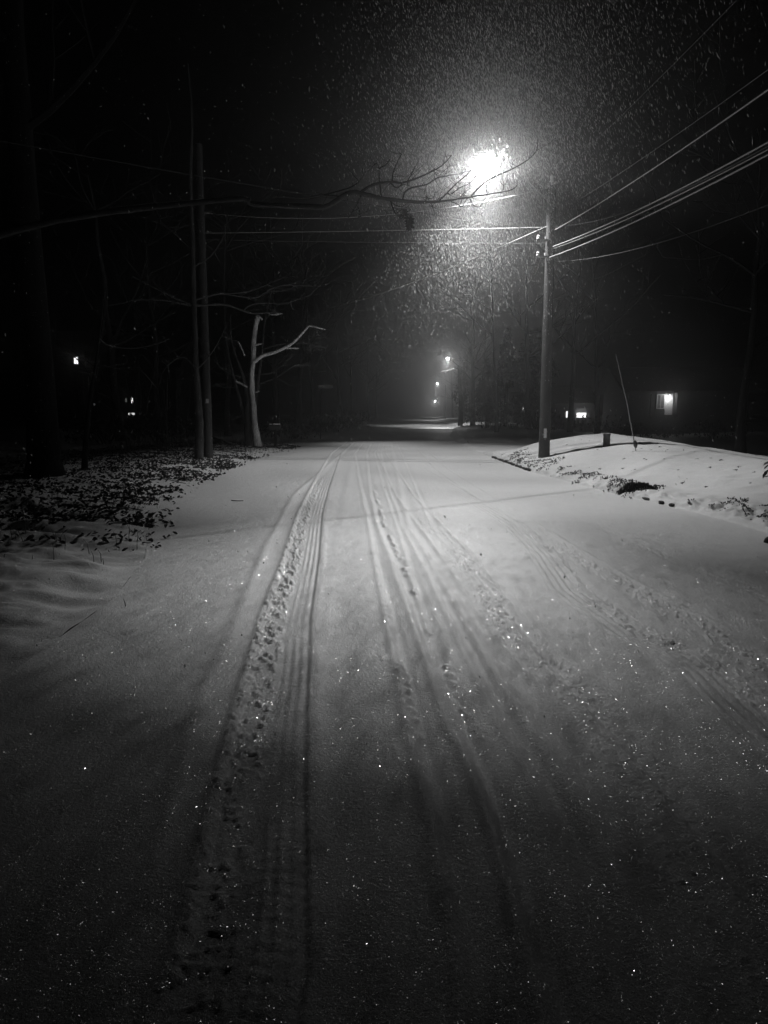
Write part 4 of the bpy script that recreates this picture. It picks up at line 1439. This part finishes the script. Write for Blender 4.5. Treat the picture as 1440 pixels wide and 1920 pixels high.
for _ in range(16):
    grow(mb, b.lerp(q, r.uniform(0.6, 1.0)), Vector((r.uniform(-1, 1), 0, r.uniform(-0.2, 1))), r.uniform(0.5, 1.1), 0.02, 1, r, 4)
mb.build('stem', M_BARKD, tw)

# ------------------------------------------------------------------ falling snow (one uncountable mass)
def flakes(n, xr_, yr_, zr_, w, l, seed, center=None, spread=None):
    g = np.random.default_rng(seed)
    if center is None:
        p = np.stack([g.uniform(*xr_, n), yr_[0] + (yr_[1] - yr_[0]) * g.random(n), g.uniform(*zr_, n)], -1)
    else:
        p = np.array(center) + g.normal(size=(n, 3)) * np.array(spread)
        p = p[p[:, 2] > 0.1]
    p = p[np.linalg.norm(p - np.array(LAMP), axis=1) > 6.0]
    n = len(p)
    fall = np.array([0.24, -0.15, -1.0])
    ax = fall + g.normal(size=(n, 3)) * 0.16
    ax /= np.linalg.norm(ax, axis=1)[:, None]
    a = np.cross(ax, g.normal(size=(n, 3))); a /= np.linalg.norm(a, axis=1)[:, None]
    b = np.cross(ax, a)
    L = (l * g.uniform(0.6, 1.4, n))[:, None]; W = (w * g.uniform(0.6, 1.3, n))[:, None]
    V = np.stack([p - ax * L, p + a * W + b * W * 0.5, p + ax * L, p - a * W + b * W * 0.5], 1)
    q = np.array([[0, 1, 2], [0, 2, 3]])
    Fc = (np.arange(n)[:, None, None] * 4 + q[None]).reshape(-1, 3)
    return V.reshape(-1, 3), Fc


parts = [
    flakes(22000, (-11, 11), (3, 30), (0.1, 13), 0.0032, 0.007, 1),
    flakes(2600, (-4, 4), (1.2, 9), (0.05, 5), 0.0026, 0.0042, 2),
    flakes(60000, None, None, None, 0.0024, 0.024, 3, (LAMP.x * 0.62, LAMP.y * 0.62, LAMP.z * 0.72), (1.0, 3.2, 1.15)),
]
vs, fs, off = [], [], 0
for v, f in parts:
    vs.append(v); fs.append(f + off); off += len(v)
V = np.concatenate(vs).astype(np.float32); Fc = np.concatenate(fs).astype(np.int32)
me = bpy.data.meshes.new('falling_snow')
me.vertices.add(len(V)); me.vertices.foreach_set('co', V.ravel())
me.loops.add(Fc.size); me.loops.foreach_set('vertex_index', Fc.ravel())
me.polygons.add(len(Fc))
me.polygons.foreach_set('loop_start', np.arange(0, Fc.size, 3, dtype=np.int32))
me.polygons.foreach_set('loop_total', np.full(len(Fc), 3, dtype=np.int32))
me.update(calc_edges=True)
me.materials.append(M_FLAKE)
o = bpy.data.objects.new('falling_snow', me)
COL.objects.link(o)
tag(o, kind='stuff')

# ------------------------------------------------------------------ haze
hz = MB().box((0, 330, 10), (420, 740, 24))
hm, t, out = nt('haze_air')
pv = node(t, 'ShaderNodeVolumePrincipled')
pv.inputs['Density'].default_value = 0.006
pv.inputs['Anisotropy'].default_value = 0.915
pv.inputs['Color'].default_value = (0.92, 0.92, 0.92, 1)
t.links.new(pv.outputs[0], out.inputs['Volume'])
o = hz.build('haze', hm, smooth=False)
tag(o, kind='stuff')

# ------------------------------------------------------------------ night sky
w = bpy.data.worlds.new("World")
scene.world = w
w.use_nodes = True
t = w.node_tree
bg = t.nodes['Background']
sky = t.nodes.new('ShaderNodeTexSky')
sky.sky_type = 'NISHITA'
sky.sun_disc = False
sky.sun_elevation = math.radians(-8)
bw = t.nodes.new('ShaderNodeRGBToBW')
t.links.new(sky.outputs[0], bw.inputs[0])
t.links.new(bw.outputs[0], bg.inputs['Color'])
bg.inputs['Strength'].default_value = 0.002

scene.view_settings.view_transform = 'Standard'
scene.view_settings.look = 'None'
scene.view_settings.exposure = 0.0
scene.view_settings.gamma = 1.0
scene.render.engine = 'CYCLES'
scene.cycles.max_bounces = 4
scene.cycles.diffuse_bounces = 2
scene.cycles.glossy_bounces = 2
scene.cycles.transmission_bounces = 3
scene.cycles.volume_bounces = 0
scene.cycles.sample_clamp_indirect = 3.0
scene.cycles.use_denoising = True
